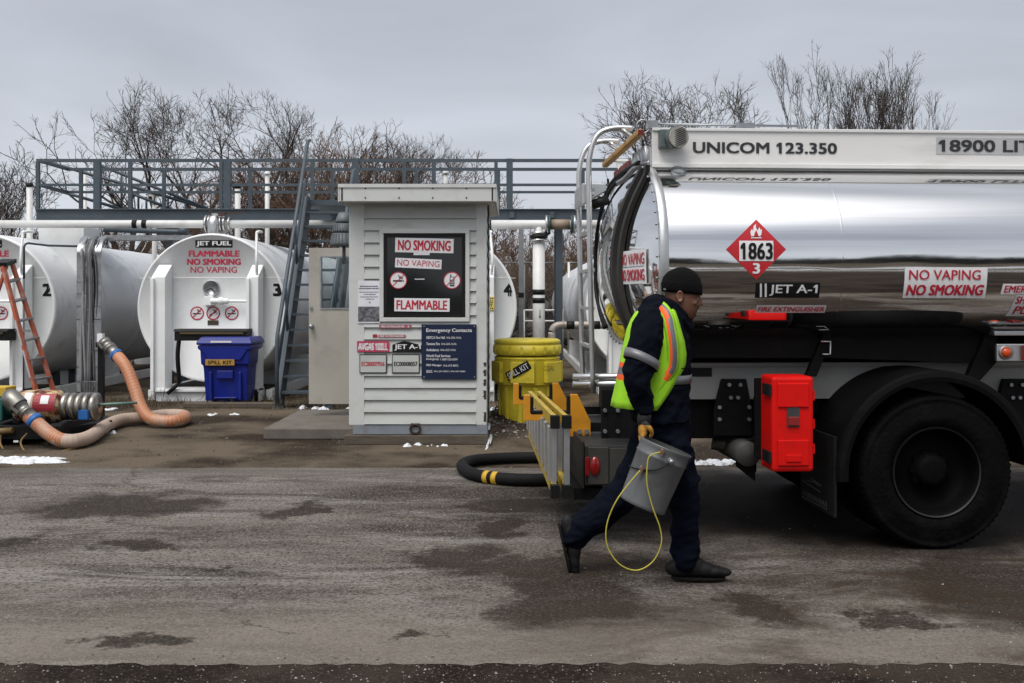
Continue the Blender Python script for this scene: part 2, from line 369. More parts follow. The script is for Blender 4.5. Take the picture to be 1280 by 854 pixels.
def road_mat():
    m = bpy.data.materials.new('worn_asphalt'); m.use_nodes = True; n = m.node_tree.nodes; l = m.node_tree.links; b = n['Principled BSDF']
    t = n.new('ShaderNodeTexCoord'); O = t.outputs['Object']
    def noise(scale, det=6, ro=.6, mapsc=None, dist=0):
        x = n.new('ShaderNodeTexNoise'); x.inputs['Scale'].default_value = scale; x.inputs['Detail'].default_value = det; x.inputs['Roughness'].default_value = ro; x.inputs['Distortion'].default_value = dist
        if mapsc:
            q = n.new('ShaderNodeMapping'); q.inputs['Scale'].default_value = mapsc; l.new(O, q.inputs[0]); l.new(q.outputs[0], x.inputs['Vector'])
        else: l.new(O, x.inputs['Vector'])
        return x
    def mix(f, a, bcol):
        q = n.new('ShaderNodeMix'); q.data_type = 'RGBA'; l.new(f, q.inputs[0]); l.new(a, q.inputs[6])
        if isinstance(bcol, tuple): q.inputs[7].default_value = bcol + (1,)
        else: l.new(bcol, q.inputs[7])
        return q.outputs[2]
    def rng(s, a, b_, lo=0, hi=1):
        q = n.new('ShaderNodeMapRange'); q.inputs[1].default_value = a; q.inputs[2].default_value = b_; q.inputs[3].default_value = lo; q.inputs[4].default_value = hi; l.new(s, q.inputs[0]); return q.outputs[0]
    def mth(op, a, b_):
        q = n.new('ShaderNodeMath'); q.operation = op
        for i, z in enumerate((a, b_)):
            if isinstance(z, (int, float)): q.inputs[i].default_value = z
            else: l.new(z, q.inputs[i])
        return q.outputs[0]
    big = noise(.55, 10, .66, (.5, 1.25, 1), .9)
    r1 = n.new('ShaderNodeValToRGB'); e = r1.color_ramp.elements; e[0].position = .36; e[0].color = (.032, .023, .0165, 1); e[1].position = .56; e[1].color = (.158, .136, .117, 1); l.new(big.outputs[0], r1.inputs[0]); c = r1.outputs[0]
    # salt and frost dried along the wheel tracks
    st = noise(1.5, 10, .72, (.34, 1.5, 1), .9); c = mix(rng(st.outputs[0], .50, .68, 0, .75), c, (.265, .248, .236))
    dk = noise(1.3, 10, .70, (.45, 1.7, 1), .9); c = mix(rng(dk.outputs[0], .52, .64, 0, .85), c, (.030, .023, .018))
    # grit
    gr = noise(75, 3, .7); c = mix(rng(gr.outputs[0], .50, .66, 0, .75), c, (.27, .255, .24))
    g2 = noise(42, 2, .6); c = mix(rng(g2.outputs[0], .50, .66, 0, .75), c, (.022, .018, .016))
    # tan dust along the near edge
    sep = n.new('ShaderNodeSeparateXYZ'); l.new(O, sep.inputs[0])
    wob = noise(.9, 6, .6)
    yy = mth('ADD', sep.outputs['Y'], mth('MULTIPLY', mth('SUBTRACT', wob.outputs[0], .5), 1.4))
    near = rng(yy, 4.75, 5.75, 1, 0); c = mix(mth('MULTIPLY', near, .6), c, (.185, .160, .132))
    far = rng(yy, 8.9, 9.7, 0, .5); c = mix(far, c, (.13, .115, .10))
    # wet stains and painted truck shade: centre, half sizes in metres
    nd = noise(1.5, 12, .70)
    dv = n.new('ShaderNodeVectorMath'); dv.operation = 'MULTIPLY_ADD'; l.new(nd.outputs['Color'], dv.inputs[0]); dv.inputs[1].default_value = (1.7, 1.3, 0); 
    av = n.new('ShaderNodeVectorMath'); av.operation = 'ADD'; l.new(O, av.inputs[0]); av.inputs[1].default_value = (-.85, -.65, 0); l.new(av.outputs[0], dv.inputs[2])
    wet_shade = None
    for x0, x1, y0, y1 in STAINS_AND_SHADE:
        a = G((x0 + x1) / 2, (y0 + y1) / 2); ya = G(640, y1).y; yb = G(640, y0).y; rx = (x1 - x0) / 2 * a.y / F; ry = (yb - ya) / 2
        s1 = n.new('ShaderNodeVectorMath'); s1.operation = 'SUBTRACT'; l.new(dv.outputs[0], s1.inputs[0]); s1.inputs[1].default_value = (a.x, (ya + yb) / 2, 0)
        s2 = n.new('ShaderNodeVectorMath'); s2.operation = 'MULTIPLY'; l.new(s1.outputs[0], s2.inputs[0]); s2.inputs[1].default_value = (1 / rx, 1 / ry, 0)
        s3 = n.new('ShaderNodeVectorMath'); s3.operation = 'LENGTH'; l.new(s2.outputs[0], s3.inputs[0])
        v = rng(s3.outputs['Value'], .70, 1.12, 1, 0)
        wet_shade = v if wet_shade is None else mth('MAXIMUM', wet_shade, v)
    c = mix(mth('MULTIPLY', wet_shade, rng(gr.outputs[0], .4, .75, .95, .55)), c, (.022, .0155, .0112))
    # brown mud carried out by the wheels on the right, with frost left between
    mud = noise(1.05, 12, .72, (.8, 1.5, 1), .8)
    mx_ = mth('MULTIPLY', rng(sep.outputs['X'], -.6, 1.6, 0, 1), rng(mud.outputs[0], .44, .58, 0, .8)); c = mix(mx_, c, (.034, .023, .015))
    # shade under the tanker, painted into the road colour as a near-black oval
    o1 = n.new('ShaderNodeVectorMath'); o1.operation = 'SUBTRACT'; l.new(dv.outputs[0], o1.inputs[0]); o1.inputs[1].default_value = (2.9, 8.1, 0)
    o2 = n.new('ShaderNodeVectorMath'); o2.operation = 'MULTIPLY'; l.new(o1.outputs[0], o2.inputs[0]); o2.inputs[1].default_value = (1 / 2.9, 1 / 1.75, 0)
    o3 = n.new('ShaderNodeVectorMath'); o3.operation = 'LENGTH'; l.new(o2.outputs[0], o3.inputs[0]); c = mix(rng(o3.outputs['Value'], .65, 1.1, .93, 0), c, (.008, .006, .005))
    # cracks
    ck = n.new('ShaderNodeTexVoronoi'); ck.feature = 'DISTANCE_TO_EDGE'; ck.inputs['Scale'].default_value = .21
    nd2 = n.new('ShaderNodeVectorMath'); nd2.operation = 'MULTIPLY_ADD'; l.new(nd.outputs['Color'], nd2.inputs[0]); nd2.inputs[1].default_value = (.9, .9, 0); l.new(O, nd2.inputs[2]); l.new(nd2.outputs[0], ck.inputs['Vector'])
    c = mix(mth('MULTIPLY', rng(ck.outputs['Distance'], .0006, .003, .6, 0), rng(st.outputs[0], .42, .5, 0, 1)), c, (.02, .017, .015))
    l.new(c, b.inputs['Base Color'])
    l.new(rng(wet_shade, 0, 1, .95, .80), b.inputs['Roughness'])
    b.inputs['Specular IOR Level'].default_value = .10
    bp = n.new('ShaderNodeBump'); bp.inputs['Strength'].default_value = .65; bp.inputs['Distance'].default_value = .012; l.new(mth('ADD', gr.outputs[0], g2.outputs[0]), bp.inputs['Height']); l.new(bp.outputs[0], b.inputs['Normal'])
    return m
STAINS_AND_SHADE = [(40, 268, 617, 652), (-60, 30, 668, 690), (345, 405, 629, 650), (100, 215, 678, 692), (255, 285, 708, 716), (520, 640, 678, 720), (600, 665, 645, 672), (560, 700, 625, 642), (600, 830, 715, 790), (880, 1010, 735, 790), (1140, 1340, 690, 760), (860, 1360, 585, 705), (1120, 1400, 700, 790), (560, 900, 690, 730), (1060, 1200, 770, 785), (850, 960, 640, 668), (130, 230, 795, 815), (470, 560, 790, 808)]  # the widest one, under the truck, is wet road plus painted-in shade
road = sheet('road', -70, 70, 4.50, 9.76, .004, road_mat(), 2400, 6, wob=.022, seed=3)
sheet('verge', -70, 70, -8.9, 4.62, .002, M_verge)

def stones(name, n_, x0, x1, y0, y1, s0, s1, ms, seed, zf=lambda x, y: 0.0):
    rnd = random.Random(seed); mb = MB()
    for i in range(n_):
        x = rnd.uniform(x0, x1); y = rnd.uniform(y0, y1); s_ = rnd.uniform(s0, s1) * (1 if rnd.random() < .9 else 1.8); a = rnd.uniform(0, 6.28); z = zf(x, y)
        v = [(x + s_ * math.cos(a + k * 1.57) * rnd.uniform(.7, 1.2), y + s_ * math.sin(a + k * 1.57) * rnd.uniform(.7, 1.2), z + s_ * rnd.uniform(0, .3)) for k in range(4)] + [(x, y, z + s_ * rnd.uniform(.6, 1.1))]
        mb.add(v, [(0, 1, 4), (1, 2, 4), (2, 3, 4), (3, 0, 4)], rnd.randrange(len(ms)))
    return tag(mb.build(name, ms, origin=(0, 0, 0)), kind='stuff')
M_st1 = mat('pale_grit', (.26, .245, .23), .8); M_st2 = mat('grey_grit', (.10, .09, .08), .9); M_st3 = mat('brown_grit', (.05, .038, .03), .9)
stones('gravel', 9000, -3.4, 3.4, 3.7, 4.62, .002, .0055, [M_st1, M_st2, M_st3, M_st3, M_st3, M_st3, M_st3], 5, lambda x, y: .002)
stones('gravel', 2200, -6, 6, 4.6, 9.7, .002, .005, [M_st1, M_st2, M_st3, M_st3], 9, lambda x, y: .004)
stones('gravel', 4200, -9, 3, 9.7, 15.5, .004, .012, [M_st2, M_st2, M_st3, M_st3], 6)

# heap of gravel pushed up beside the booth
hc = Vector((-.02, 12.5, 0))
def hz(x, y):
    r2 = ((x - hc.x) / .62) ** 2 + ((y - hc.y) / .75) ** 2
    return .30 * math.exp(-r2 * 1.3) + .02 * math.sin(x * 23) * math.sin(y * 19) * math.exp(-r2) - .015
sheet('gravel_heap', -1.3, 1.3, 10.9, 14.2, 0, M_ground, 50, 60, kind='stuff', zf=hz)
stones('gravel', 1500, -.75, .8, 11.6, 13.2, .008, .02, [M_st1, M_st2, M_st2, M_st3], 7, hz)

def snow(blobs, seed):
    rnd = random.Random(seed); mb = MB()
    sub_ = []
    for px, py, wpx, hpx, th in blobs:
        for i in range(max(4, int(wpx / 4.5))):
            k = rnd.uniform(.14, .42); sub_.append((px + rnd.gauss(0, wpx * .26), py + rnd.gauss(0, hpx * .24), wpx * k, hpx * rnd.uniform(.35, .8), th * rnd.uniform(.35, 1.0)))
    for px, py, wpx, hpx, th in sub_:
        c = G(px, py); s_ = F / c.y; rx = wpx / 2 / s_; ry = (G(640, py - hpx / 2).y - G(640, py + hpx / 2).y) / 2
        z0 = hz(c.x, c.y) if abs(c.x) < 1.2 and 10.9 < c.y < 14 else 0
        n1, n2 = 4, 16; v = []
        ph = [rnd.uniform(0, 6.28) for _ in range(5)]; th = min(th, .35 * min(rx, ry) + .004)
        for i in range(n1 + 1):
            t = i / n1
            for j in range(n2):
                a = 2 * math.pi * j / n2; w_ = 1 + .22 * math.sin(3 * a + ph[0]) + .16 * math.sin(5 * a + ph[1]) + .1 * math.sin(9 * a + ph[2])
                x = c.x + rx * t * w_ * math.cos(a); y = c.y + ry * t * w_ * math.sin(a)
                z = z0 + th * 1.5 * (1 - t * t) * (1 + .6 * math.sin(x * 31 + ph[3]) * math.sin(y * 27 + ph[4])) - .004 * t + .008 * (1 - t)
                v.append((x, y, z))
        mb.add(v, [(i * n2 + j, i * n2 + (j + 1) % n2, (i + 1) * n2 + (j + 1) % n2, (i + 1) * n2 + j) for i in range(n1) for j in range(n2)], 0, True)
    return mb
tag(snow([(12, 577, 120, 5, .02), (45, 574, 60, 3, .012), (516, 555.5, 40, 4, .06), (546, 557.5, 26, 3.5, .05), (609, 546, 16, 24, .10), (622, 514, 34, 7, .09), (893, 579, 50, 5, .025), (275, 519, 22, 3, .01), (292, 518, 16, 2, .01), (140, 541, 20, 3, .012), (128, 537, 16, 2, .012), (445, 509, 30, 4, .03), (400, 511, 30, 3, .02), (640, 512, 26, 4, .05), (130, 512, 30, 3, .01), (735, 590, 50, 3, .02)], 2).build('snow', M_snow, origin=(0, 0, 0)), kind='stuff')
# the snow streaks lying across the field behind the photographer (seen in the polished tank)
mb = MB(); rnd = random.Random(8)
for y0, y1 in ((-17.5, -15.2), (-12.6, -12.0), (-30, -24)):
    v = []
    for i in range(121):
        x = -70 + i * 140 / 120; k = rnd.uniform(.3, 1.2); mid = (y0 + y1) / 2
        v += [(x, mid - (mid - y0) * k, .012), (x, mid + (y1 - mid) * rnd.uniform(.3, 1.2), .012)]
    mb.add(v, [(2 * i, 2 * i + 1, 2 * i + 3, 2 * i + 2) for i in range(120)])
tag(mb.build('snow', M_snow, origin=(0, 0, 0)), kind='stuff')

# dead weeds along the foot of the tanks
rnd = random.Random(31); mb = MB()
for i in range(1500):
    px = rnd.choice((rnd.uniform(130, 215), rnd.uniform(200, 350), rnd.uniform(330, 440), rnd.uniform(600, 720), rnd.uniform(0, 130))); y = rnd.uniform(14.9, 16.6) if px < 590 else rnd.uniform(14, 17); x = (px - 640) * y / F
    if px > 590 and y < 14.5: continue
    h = rnd.uniform(.03, .16) * (2.2 if rnd.random() < .06 else 1); a = rnd.uniform(0, 6.28); dx, dy = .004 * math.cos(a), .004 * math.sin(a); lx, ly = rnd.gauss(0, .05), rnd.gauss(0, .05)
    mb.add([(x - dx, y - dy, 0), (x + dx, y + dy, 0), (x + lx * .5 + dx * .6, y + ly * .5, h * .6), (x + lx, y + ly, h)], [(0, 1, 2), (0, 2, 3)], rnd.randrange(2))
tag(mb.build('grass', [mat('dead_grass', (.14, .105, .055), .9), mat('dead_grass_dark', (.07, .05, .028), .9)], origin=(0, 0, 0)), kind='stuff')

# ---------------------------------------------------------------- guard booth
D = 11.4
M_sid = mat('booth_siding', (.46, .475, .455), .5, 0, .05, 2, dirt=((.26, .25, .22), .45, 2.5), streak=(1, 1, 3))
M_trim = mat('booth_trim', (.55, .56, .54), .5, 0, .04, 3, dirt=((.3, .28, .25), .4, 3))
M_base = mat('booth_base', (.20, .22, .25), .55, 0, .12, 4, dirt=((.09, .08, .07), .6, 4))
M_glass = mat('dark_glass', (.012, .013, .013), .06, 0, .05)
M_dirtgap = mat('broken_edge', (.03, .022, .018), .9)
M_paper = mat('paper', (.66, .66, .70), .8); M_photo = mat('photo_print', (.12, .12, .13), .5, 0, .8, 30)
bx0, bx1 = P(438, 0, D).x, P(607, 0, D).x; DB = D + 1.55
zb = EYE + (HZ - 543) * D / F; zt = EYE + (HZ - 250) * D / F; zp = EYE + (HZ - 530) * D / F
booth = root('guard_booth', ((bx0 + bx1) / 2, D + .75, 0), 'small off-white clapboard booth covered in warning signs, with a dark window', 'booth')
mb = MB(); mb.box(bx0, bx1, D, DB, zp, zt + .05)
t = .075
mb2 = MB()   # corner boards
for x0, x1 in ((bx0 - .012, bx0 + .165 * .95), (bx1 - .105, bx1 + .012)):
    mb2.box(x0, x1, D - .022, D + .12, zp - .01, zt + .02)
for x in (bx0, bx1): mb2.box(x - .012, x + .012, DB - .1, DB + .012, zp - .01, zt)
def siding(mbx, xa, xb, y, skip=None):
    h = .1325; z = zp
    while z < zt:
        z1 = min(z + h, zt)
        segs = [(xa, xb)]
        if skip and not (z1 <= skip[2] or z >= skip[3]):
            segs = [(xa, skip[0]), (skip[1], xb)]
        for a, b in segs:
            mbx.add([(a, y - .030, z), (b, y - .030, z), (b, y - .004, z1), (a, y - .004, z1), (a, y - .001, z), (b, y - .001, z)], [(0, 1, 2, 3), (4, 5, 1, 0)])
        z = z1
wx0, wx1 = P(480, 0, D).x, P(582, 0, D).x; wz0 = EYE + (HZ - 397) * D / F; wz1 = EYE + (HZ - 292) * D / F
siding(mb, bx0 + .15, bx1 - .1, D)
# right wall laps
z = zp
while z < zt:
    z1 = min(z + .1325, zt); mb.add([(bx1 + .02, D + .1, z), (bx1 + .02, DB - .05, z), (bx1 + .003, DB - .05, z1), (bx1 + .003, D + .1, z1)], [(0, 1, 2, 3)])
    mb.add([(bx0 - .02, D + .1, z), (bx0 - .02, DB - .05, z), (bx0 - .003, DB - .05, z1), (bx0 - .003, D + .1, z1)], [(3, 2, 1, 0)]); z = z1
mb.build('wall', M_sid, booth); mb2.split('corner_board', M_trim, booth, bevel=.004)
mb = MB(); mb.box(bx0 + .03, bx1 + .02, D - .02, DB + .01, zb, zp - .012)
mb.build('base', M_base, booth, bevel=.005)
mb = MB(); a = P(519, 531, D - .03)
mb.tube([a + Vector((.055 * math.cos(q * .628), -.01, -.045 + .05 * math.sin(q * .628))) for q in range(10)], .012, 8, closed=True); mb.box(a.x - .05, a.x + .05, a.y - .005, a.y + .02, a.z - .02, a.z + .015)
mb.build('shackle', mat('rusty_iron', (.05, .03, .022), .8, .3, .4, 20), booth)
rx0, rx1 = P(424, 0, D - .28).x, P(619, 0, D - .28).x
rz0, rz1 = EYE + (HZ - 252) * (D - .28) / F, EYE + (HZ - 231) * (D - .28) / F
mb = MB(); mb.box(rx0, rx1, D - .28, DB + .2, rz0, rz1); 
roof = mb.build('roof', [M_trim], booth, bevel=.006)
mb = MB()
for i in range(5):
    for z_ in (rz0 + .04, rz1 - .04):
        x = rx0 + .28 + i * .36 ; mb.cyl((x, D - .284, z_), (x, D - .279, z_), .009, n=8)
for x in (rx0 + .03, rx1 - .03): mb.box(x - .008, x + .008, D - .2845, D - .281, rz0 + .01, rz1 - .03)
mb.split('rivet', M_dirtgap, roof)
mb = MB(); mb.box(rx0 - .012, rx1 + .012, D - .292, D - .2, rz1 - .03, rz1 + .008); mb.box(rx0 - .014, rx0 - .002, D - .28, DB + .2, rz0 - .004, rz1 + .006); mb.box(rx1 + .002, rx1 + .014, D - .28, DB + .2, rz0 - .004, rz1 + .006)
mb.split('roof_edge', M_trim, roof)
# window
win = MB(); fw = .055
for a, b, c, d_ in ((wx0, wx1, wz1 - fw * .8, wz1), (wx0, wx1, wz0, wz0 + fw * .6), (wx0, wx0 + fw * .7, wz0 + fw * .6, wz1 - fw * .8), (wx1 - fw * .7, wx1, wz0 + fw * .6, wz1 - fw * .8)): win.box(a, b, D - .038, D + .02, c, d_)
winf = win.build('window', M_black, booth)
mb = MB()
for a, b, c, d_ in ((wx0 - .045, wx1 + .045, wz1, wz1 + .045), (wx0 - .045, wx1 + .045, wz0 - .045, wz0), (wx0 - .045, wx0, wz0, wz1), (wx1, wx1 + .045, wz0, wz1)): mb.box(a, b, D - .045, D + .01, c, d_)
mb.build('frame', M_trim, winf, bevel=.004)
mb = MB(); mb.box(wx0 + .03, wx1 - .03, D - .034, D - .0295, wz0 + .02, wz1 - .03); mb.build('pane', M_glass, winf)
def fw_(dd):
    return lambda a, b, off: Vector((a, dd - off, b))
def X(px, d=D): return (px - CX) * d / F
def Z(py, d=D): return EYE + (HZ - py) * d / F
def sticker(parent, name, fn, px0, px1, py0, py1, d, bgm, items, off=.004, rot=0, mats=None, label=None, local=False, board=0.0, shear=0.0):
    """items: (text, px0, px1, py0, py1, matslot, bold)"""
    mb = MB()
    if board:
        mb.box(X(px0, d), X(px1, d), d - board, d, Z(py1, d), Z(py0, d))
        fo = lambda a, b, o: Vector((a, d - board - o, b))
    else:
        fo = fn; patch(mb, fo, X(px0, d), X(px1, d), Z(py1, d), Z(py0, d), 0, off, 2, 2, rot, shear)
    for it in items: txt(mb, fo, X(it[1], d), X(it[2], d), Z(it[4], d), Z(it[3], d), it[0], it[5], (off if not board else 0) + .002, it[6], 0, rot)
    return mb.build(name, mats or [bgm, M_red, M_black, M_wtext], parent, label=label)
fg = fw_(D - .034)
DG = D - .034
M_stk = mat('sign_white', (.70, .69, .70), .45, 0, .03)
for nm, a, b, c, d_, tx, q, bold, rot in (('NO SMOKING', 494, 567, 298, 316, (497.5, 563.5, 300.5, 313.5), 1, .02, -.02), ('NO VAPING', 494, 552, 323.5, 335.5, (496.5, 549.5, 325.5, 333), 1, .0, -.045), ('FLAMMABLE', 493, 562, 373, 389.5, (495.5, 559, 375.5, 387), 1, .02, -.01)):
    sticker(booth, 'sign', fg, a, b, c, d_, DG, M_stk, [(nm, tx[0], tx[1], tx[2], tx[3], q, bold)], rot=rot)
mb = MB(); patch(mb, fg, X(517, DG), X(537, DG), Z(319, DG), Z(315.5, DG), 0, .003, 1, 1); mb.build('sticker', M_stk, booth)
mb = MB(); [patch(mb, fg, X(518.5 + i * 2.1, DG), X(520.1 + i * 2.1, DG), Z(349.7, DG), Z(348.4, DG), 0, .003, 1, 1) for i in range(6)]; mb.build('sticker', M_stk, booth)
for cx_, what in ((498, 'cig'), (565, 'phone')):
    mb = MB(); prohibit(mb, fg, X(cx_, DG), Z(350.5, DG), 10.8 * DG / F, 0, 1, 2, what, .1); mb.build('prohibition_sign', [M_stk, M_black, M_red], booth)
DW = D - .03; fwl = fw_(DW)
# papers
ntc = sticker(booth, 'notice', fwl, 447.5, 475, 351, 382, DW, M_paper, [], board=.004)
def scrawl(mb, fn, d, px0, px1, py, h, m=0, off=.002, seed=1):     # a line of print too small to read: broken dashes
    rnd = random.Random(seed); x = px0
    while x < px1 - .3:
        x1 = min(px1, x + rnd.uniform(.5, 2.6)); patch(mb, fn, X(x, d), X(x1, d), Z(py + h / 2, d), Z(py - h / 2, d), m, off, 1, 1); x = x1 + rnd.uniform(.25, .5)
mb = MB(); fn_ = fw_(DW - .004)
for i, (a, b, y, h) in enumerate(((450, 473, 358, 1.3), (448.7, 474, 360.8, 1.3), (449.5, 473.5, 365.2, .8), (455, 470, 368, .8), (450, 473, 371.2, .8), (457, 468, 374, .8))): scrawl(mb, fn_, DW, a, b, y, h, 0, .002, i)
poly(mb, fn_, [(X(461, DW), Z(379, DW)), (X(463.5, DW), Z(379, DW)), (X(462.2, DW), Z(376.5, DW))], 0, .002)
mb.build('print', mat('print_ink', (.08, .08, .12), .7), ntc)
sticker(booth, 'notice', fwl, 447, 475.5, 382, 404, DW, M_paper, [], board=.003)
mb = MB(); patch(mb, fw_(DW - .003), X(447.6, DW), X(474.8, DW), Z(402, DW), Z(383.4, DW), 0, .003, 1, 1); mb.build('photograph', M_photo, booth)
M_pink = mat('faded_red', (.33, .07, .09), .6, 0, .15)
sticker(booth, 'sticker', fwl, 474, 514.5, 406, 410.5, DW, M_pink, [('FIRE EXTINGUISHER', 476, 506, 407, 409.6, 3, .02), ('3', 509, 511.5, 407, 409.6, 3, .02)], board=.003)
sticker(booth, 'sticker', fwl, 473, 507, 418.5, 422.2, DW, M_pink, [('FIRE EXTINGUISHER', 474.5, 505, 419.2, 421.6, 3, .02)], board=.003)
sticker(booth, 'sticker', fwl, 466, 471.5, 418, 422, DW, mat('arrow_red', (.28, .02, .03), .6), [], board=.003)
sticker(booth, 'sign', fwl, 446.5, 486.5, 426.5, 440, DW, mat('fuel_red', (.42, .03, .08), .5), [('AVGAS 100LL', 447.5, 485, 428.8, 438, 3, .04)], board=.006)
mb = MB(); dd = DW
pts = [(490.5, 440.2), (490.5, 431), (505, 426), (527, 431.5), (527, 440.2)]
mb.prism([(X(a, dd), Z(b, dd)) for a, b in pts][::-1], dd - .006, dd, lambda a, b, c: Vector((a, c, b)))
txt(mb, fw_(dd - .006), X(493, dd), X(526, dd), Z(438.3, dd), Z(430.5, dd), 'JET A-1', 1, .002, .02); mb.build('sign', [M_black, M_wtext], booth)
for x0, x1, s_, q in ((449.5, 483.5, 'EC00007956', 1), (490, 524.5, 'EC00008057', 0)):
    mb = MB(); mb.box(X(x0, dd), X(x1, dd), dd - .008, dd, Z(466.5, dd), Z(443, dd), 0)
    patch(mb, fw_(dd - .008), X(x0 + 1, dd), X(x1 - 1, dd), Z(465.4, dd), Z(444.1, dd), 1, .002, 1, 1)
    txt(mb, fw_(dd - .008), X(x0 + 2.5, dd), X(x1 - 2.5, dd), Z(457.6, dd), Z(452.2, dd), s_, 2, .004, .02)
    mb.build('sign', [M_black, M_sid, M_red if q else M_black], booth)
L_ = []
for i, (a, b, y, xa, xb) in enumerate((('GBTCA Fire Hall', '416-203-1616', 422.5, 558, 576.5), ('Toronto Fire', '416-203-1616', 430.3, 551.5, 570.5), ('Ambulance', '416-203-1616', 437.8, 550.5, 569.5), ('World Fuel Services', '', 445.3, 563, 563), ('Emergency', '1-888-920-0299', 449.6, 550.5, 572), ('FBO Manager', '416-619-8872', 457.3, 554, 573), ('SOCC', '416-201-0039 | 416-201-0064', 464.8, 542.5, 581.5))):
    L_.append((a, 533, xa - 1.8 if b else xa, y - 2.2, y + 1.2, 3, .012))
    if b: L_.append((b, xa, xb, y - 1.6, y + 1, 3, 0))
sg = sticker(booth, 'contact_sign', fwl, 527, 595.5, 405.5, 474, DW, M_blue_sign, [('Emergency Contacts', 533, 590, 410.6, 416.4, 3, .015)] + L_, board=.012)
mb = MB()
for a, b in ((530, 408), (593, 408), (530, 471.5), (593, 471.5)): mb.cyl(P(a, b, DW - .012), P(a, b, DW - .018), .008, n=8)
mb.split('screw', M_steel, sg)
# rotten strip along the right corner
mb = MB(); rnd = random.Random(4)
for y0, y1 in ((453, 458), (462, 470), (474, 482), (488, 499), (515, 527)):
    n_ = 9; pts = [(X(602) + .028 + (-.02 if i % 2 else .0) * rnd.random(), Z(y1) + (Z(y0) - Z(y1)) * i / n_) for i in range(n_ + 1)] + [(bx1 + .006, Z(y0)), (bx1 + .006, Z(y1))]
    poly(mb, fw_(D - .022), pts, 0, .003)
mb.split('damaged_patch', M_dirtgap, booth)
mb = MB(); mb.beam((bx1 + .026, D + .16, zp), (bx1 + .026, D + .16, zt - .03), .012, .014); mb.build('cable', M_black, booth)
# open door on the left wall
DD = 13.0; dx0 = X(386, DD); dx1 = bx0 - .025; dz0 = Z(505, DD); dz1 = Z(310, DD); gx0, gx1 = X(402, DD), X(446, DD); gz0, gz1 = Z(385, DD), Z(322, DD)
M_door = mat('door_grey', (.36, .34, .30), .5, 0, .1, 2, dirt=((.2, .17, .13), .5, 2.5)); M_doorf = mat('door_frame_pale', (.50, .51, .49), .5)
mb = MB(); gx1 = min(gx1, dx1 - .1)
mb.box(dx0, dx1, DD, DD + .045, dz0, gz0); mb.box(dx0, gx0, DD, DD + .045, gz0, dz1); mb.box(gx1, dx1, DD, DD + .045, gz0, dz1); mb.box(gx0, gx1, DD, DD + .045, gz1, dz1)
door = mb.build('door', M_door, booth)
mb = MB()
for a, b, c, d_ in ((gx0 - .02, gx1 + .02, gz1, gz1 + .02), (gx0 - .02, gx1 + .02, gz0 - .02, gz0), (gx0 - .02, gx0, gz0, gz1), (gx1, gx1 + .02, gz0, gz1)): mb.box(a, b, DD - .008, DD + .05, c, d_)
mb.build('window_frame', M_steel, door)
def glass_mat():
    m = bpy.data.materials.new('clear_glass'); m.use_nodes = True; n = m.node_tree.nodes; l = m.node_tree.links
    n.remove(n['Principled BSDF']); g = n.new('ShaderNodeBsdfGlossy'); g.inputs['Roughness'].default_value = .03; t_ = n.new('ShaderNodeBsdfTransparent'); t_.inputs[0].default_value = (.78, .82, .82, 1)
    fr = n.new('ShaderNodeFresnel'); fr.inputs[0].default_value = 1.5; mxx = n.new('ShaderNodeMixShader'); l.new(fr.outputs[0], mxx.inputs[0]); l.new(t_.outputs[0], mxx.inputs[1]); l.new(g.outputs[0], mxx.inputs[2]); l.new(mxx.outputs[0], n['Material Output'].inputs[0]); return m
M_clear = glass_mat()
mb = MB(); mb.box(gx0, gx1, DD + .018, DD + .024, gz0, gz1); mb.build('pane', M_clear, door)
mb = MB(); a = P(390, 408, DD); mb.cyl(a, a + Vector((0, -.05, 0)), .028, .022, 14); mb.ball(a + Vector((0, -.07, 0)), .03); b = P(389, 385, DD); mb.cyl(b, b + Vector((0, -.02, 0)), .02, n=12); mb.split('handle', M_steel, door)
# ribbed siren on the booth's left wall
si = root('siren_horn', (X(432, 12.2), 12.2, Z(308, 12.2)), 'grey ribbed siren horn mounted on the left wall of the white booth', 'siren')
mb = MB(); ax = X(430, 12.2)
prof = []
for z0_, z1_, r0_, r1_ in ((Z(308, 12.2), Z(292, 12.2), .16, .135), (Z(291, 12.2), Z(280, 12.2), .135, .11), (Z(279, 12.2), Z(266, 12.2), .10, .06)):
    prof += [(.03, z0_), (r0_ * .97, z0_), (r0_, z0_ + .03), (r1_, z1_), (.03, z1_)]
mb.lathe(prof, Matrix.Translation((ax, 12.2, 0)), 24); M_siren = mat('siren_grey', (.10, .115, .125), .5); mb.build('horn', M_siren, si)
mb = MB()
for k in range(24):
    a = 2 * math.pi * k / 24
    for z0_, z1_, r0_, r1_ in ((Z(305, 12.2), Z(293, 12.2), .160, .14), (Z(290, 12.2), Z(281, 12.2), .138, .116)):
        mb.beam((ax + r0_ * math.cos(a), 12.2 + r0_ * math.sin(a), z0_), (ax + r1_ * math.cos(a), 12.2 + r1_ * math.sin(a), z1_), .012, .012)
mb.build('rib', M_siren, si)
mb = MB(); mb.beam((ax, 12.2, Z(275, 12.2)), (bx0 - .02, 12.2, Z(275, 12.2)), .04, .05); mb.cyl((ax, 12.2, Z(330, 12.2)), (ax, 12.2, Z(306, 12.2)), .02, n=10); mb.beam((ax, 12.2, Z(328, 12.2)), (bx0 - .02, 12.2, Z(328, 12.2)), .03, .03); mb.split('bracket', M_siren, si)
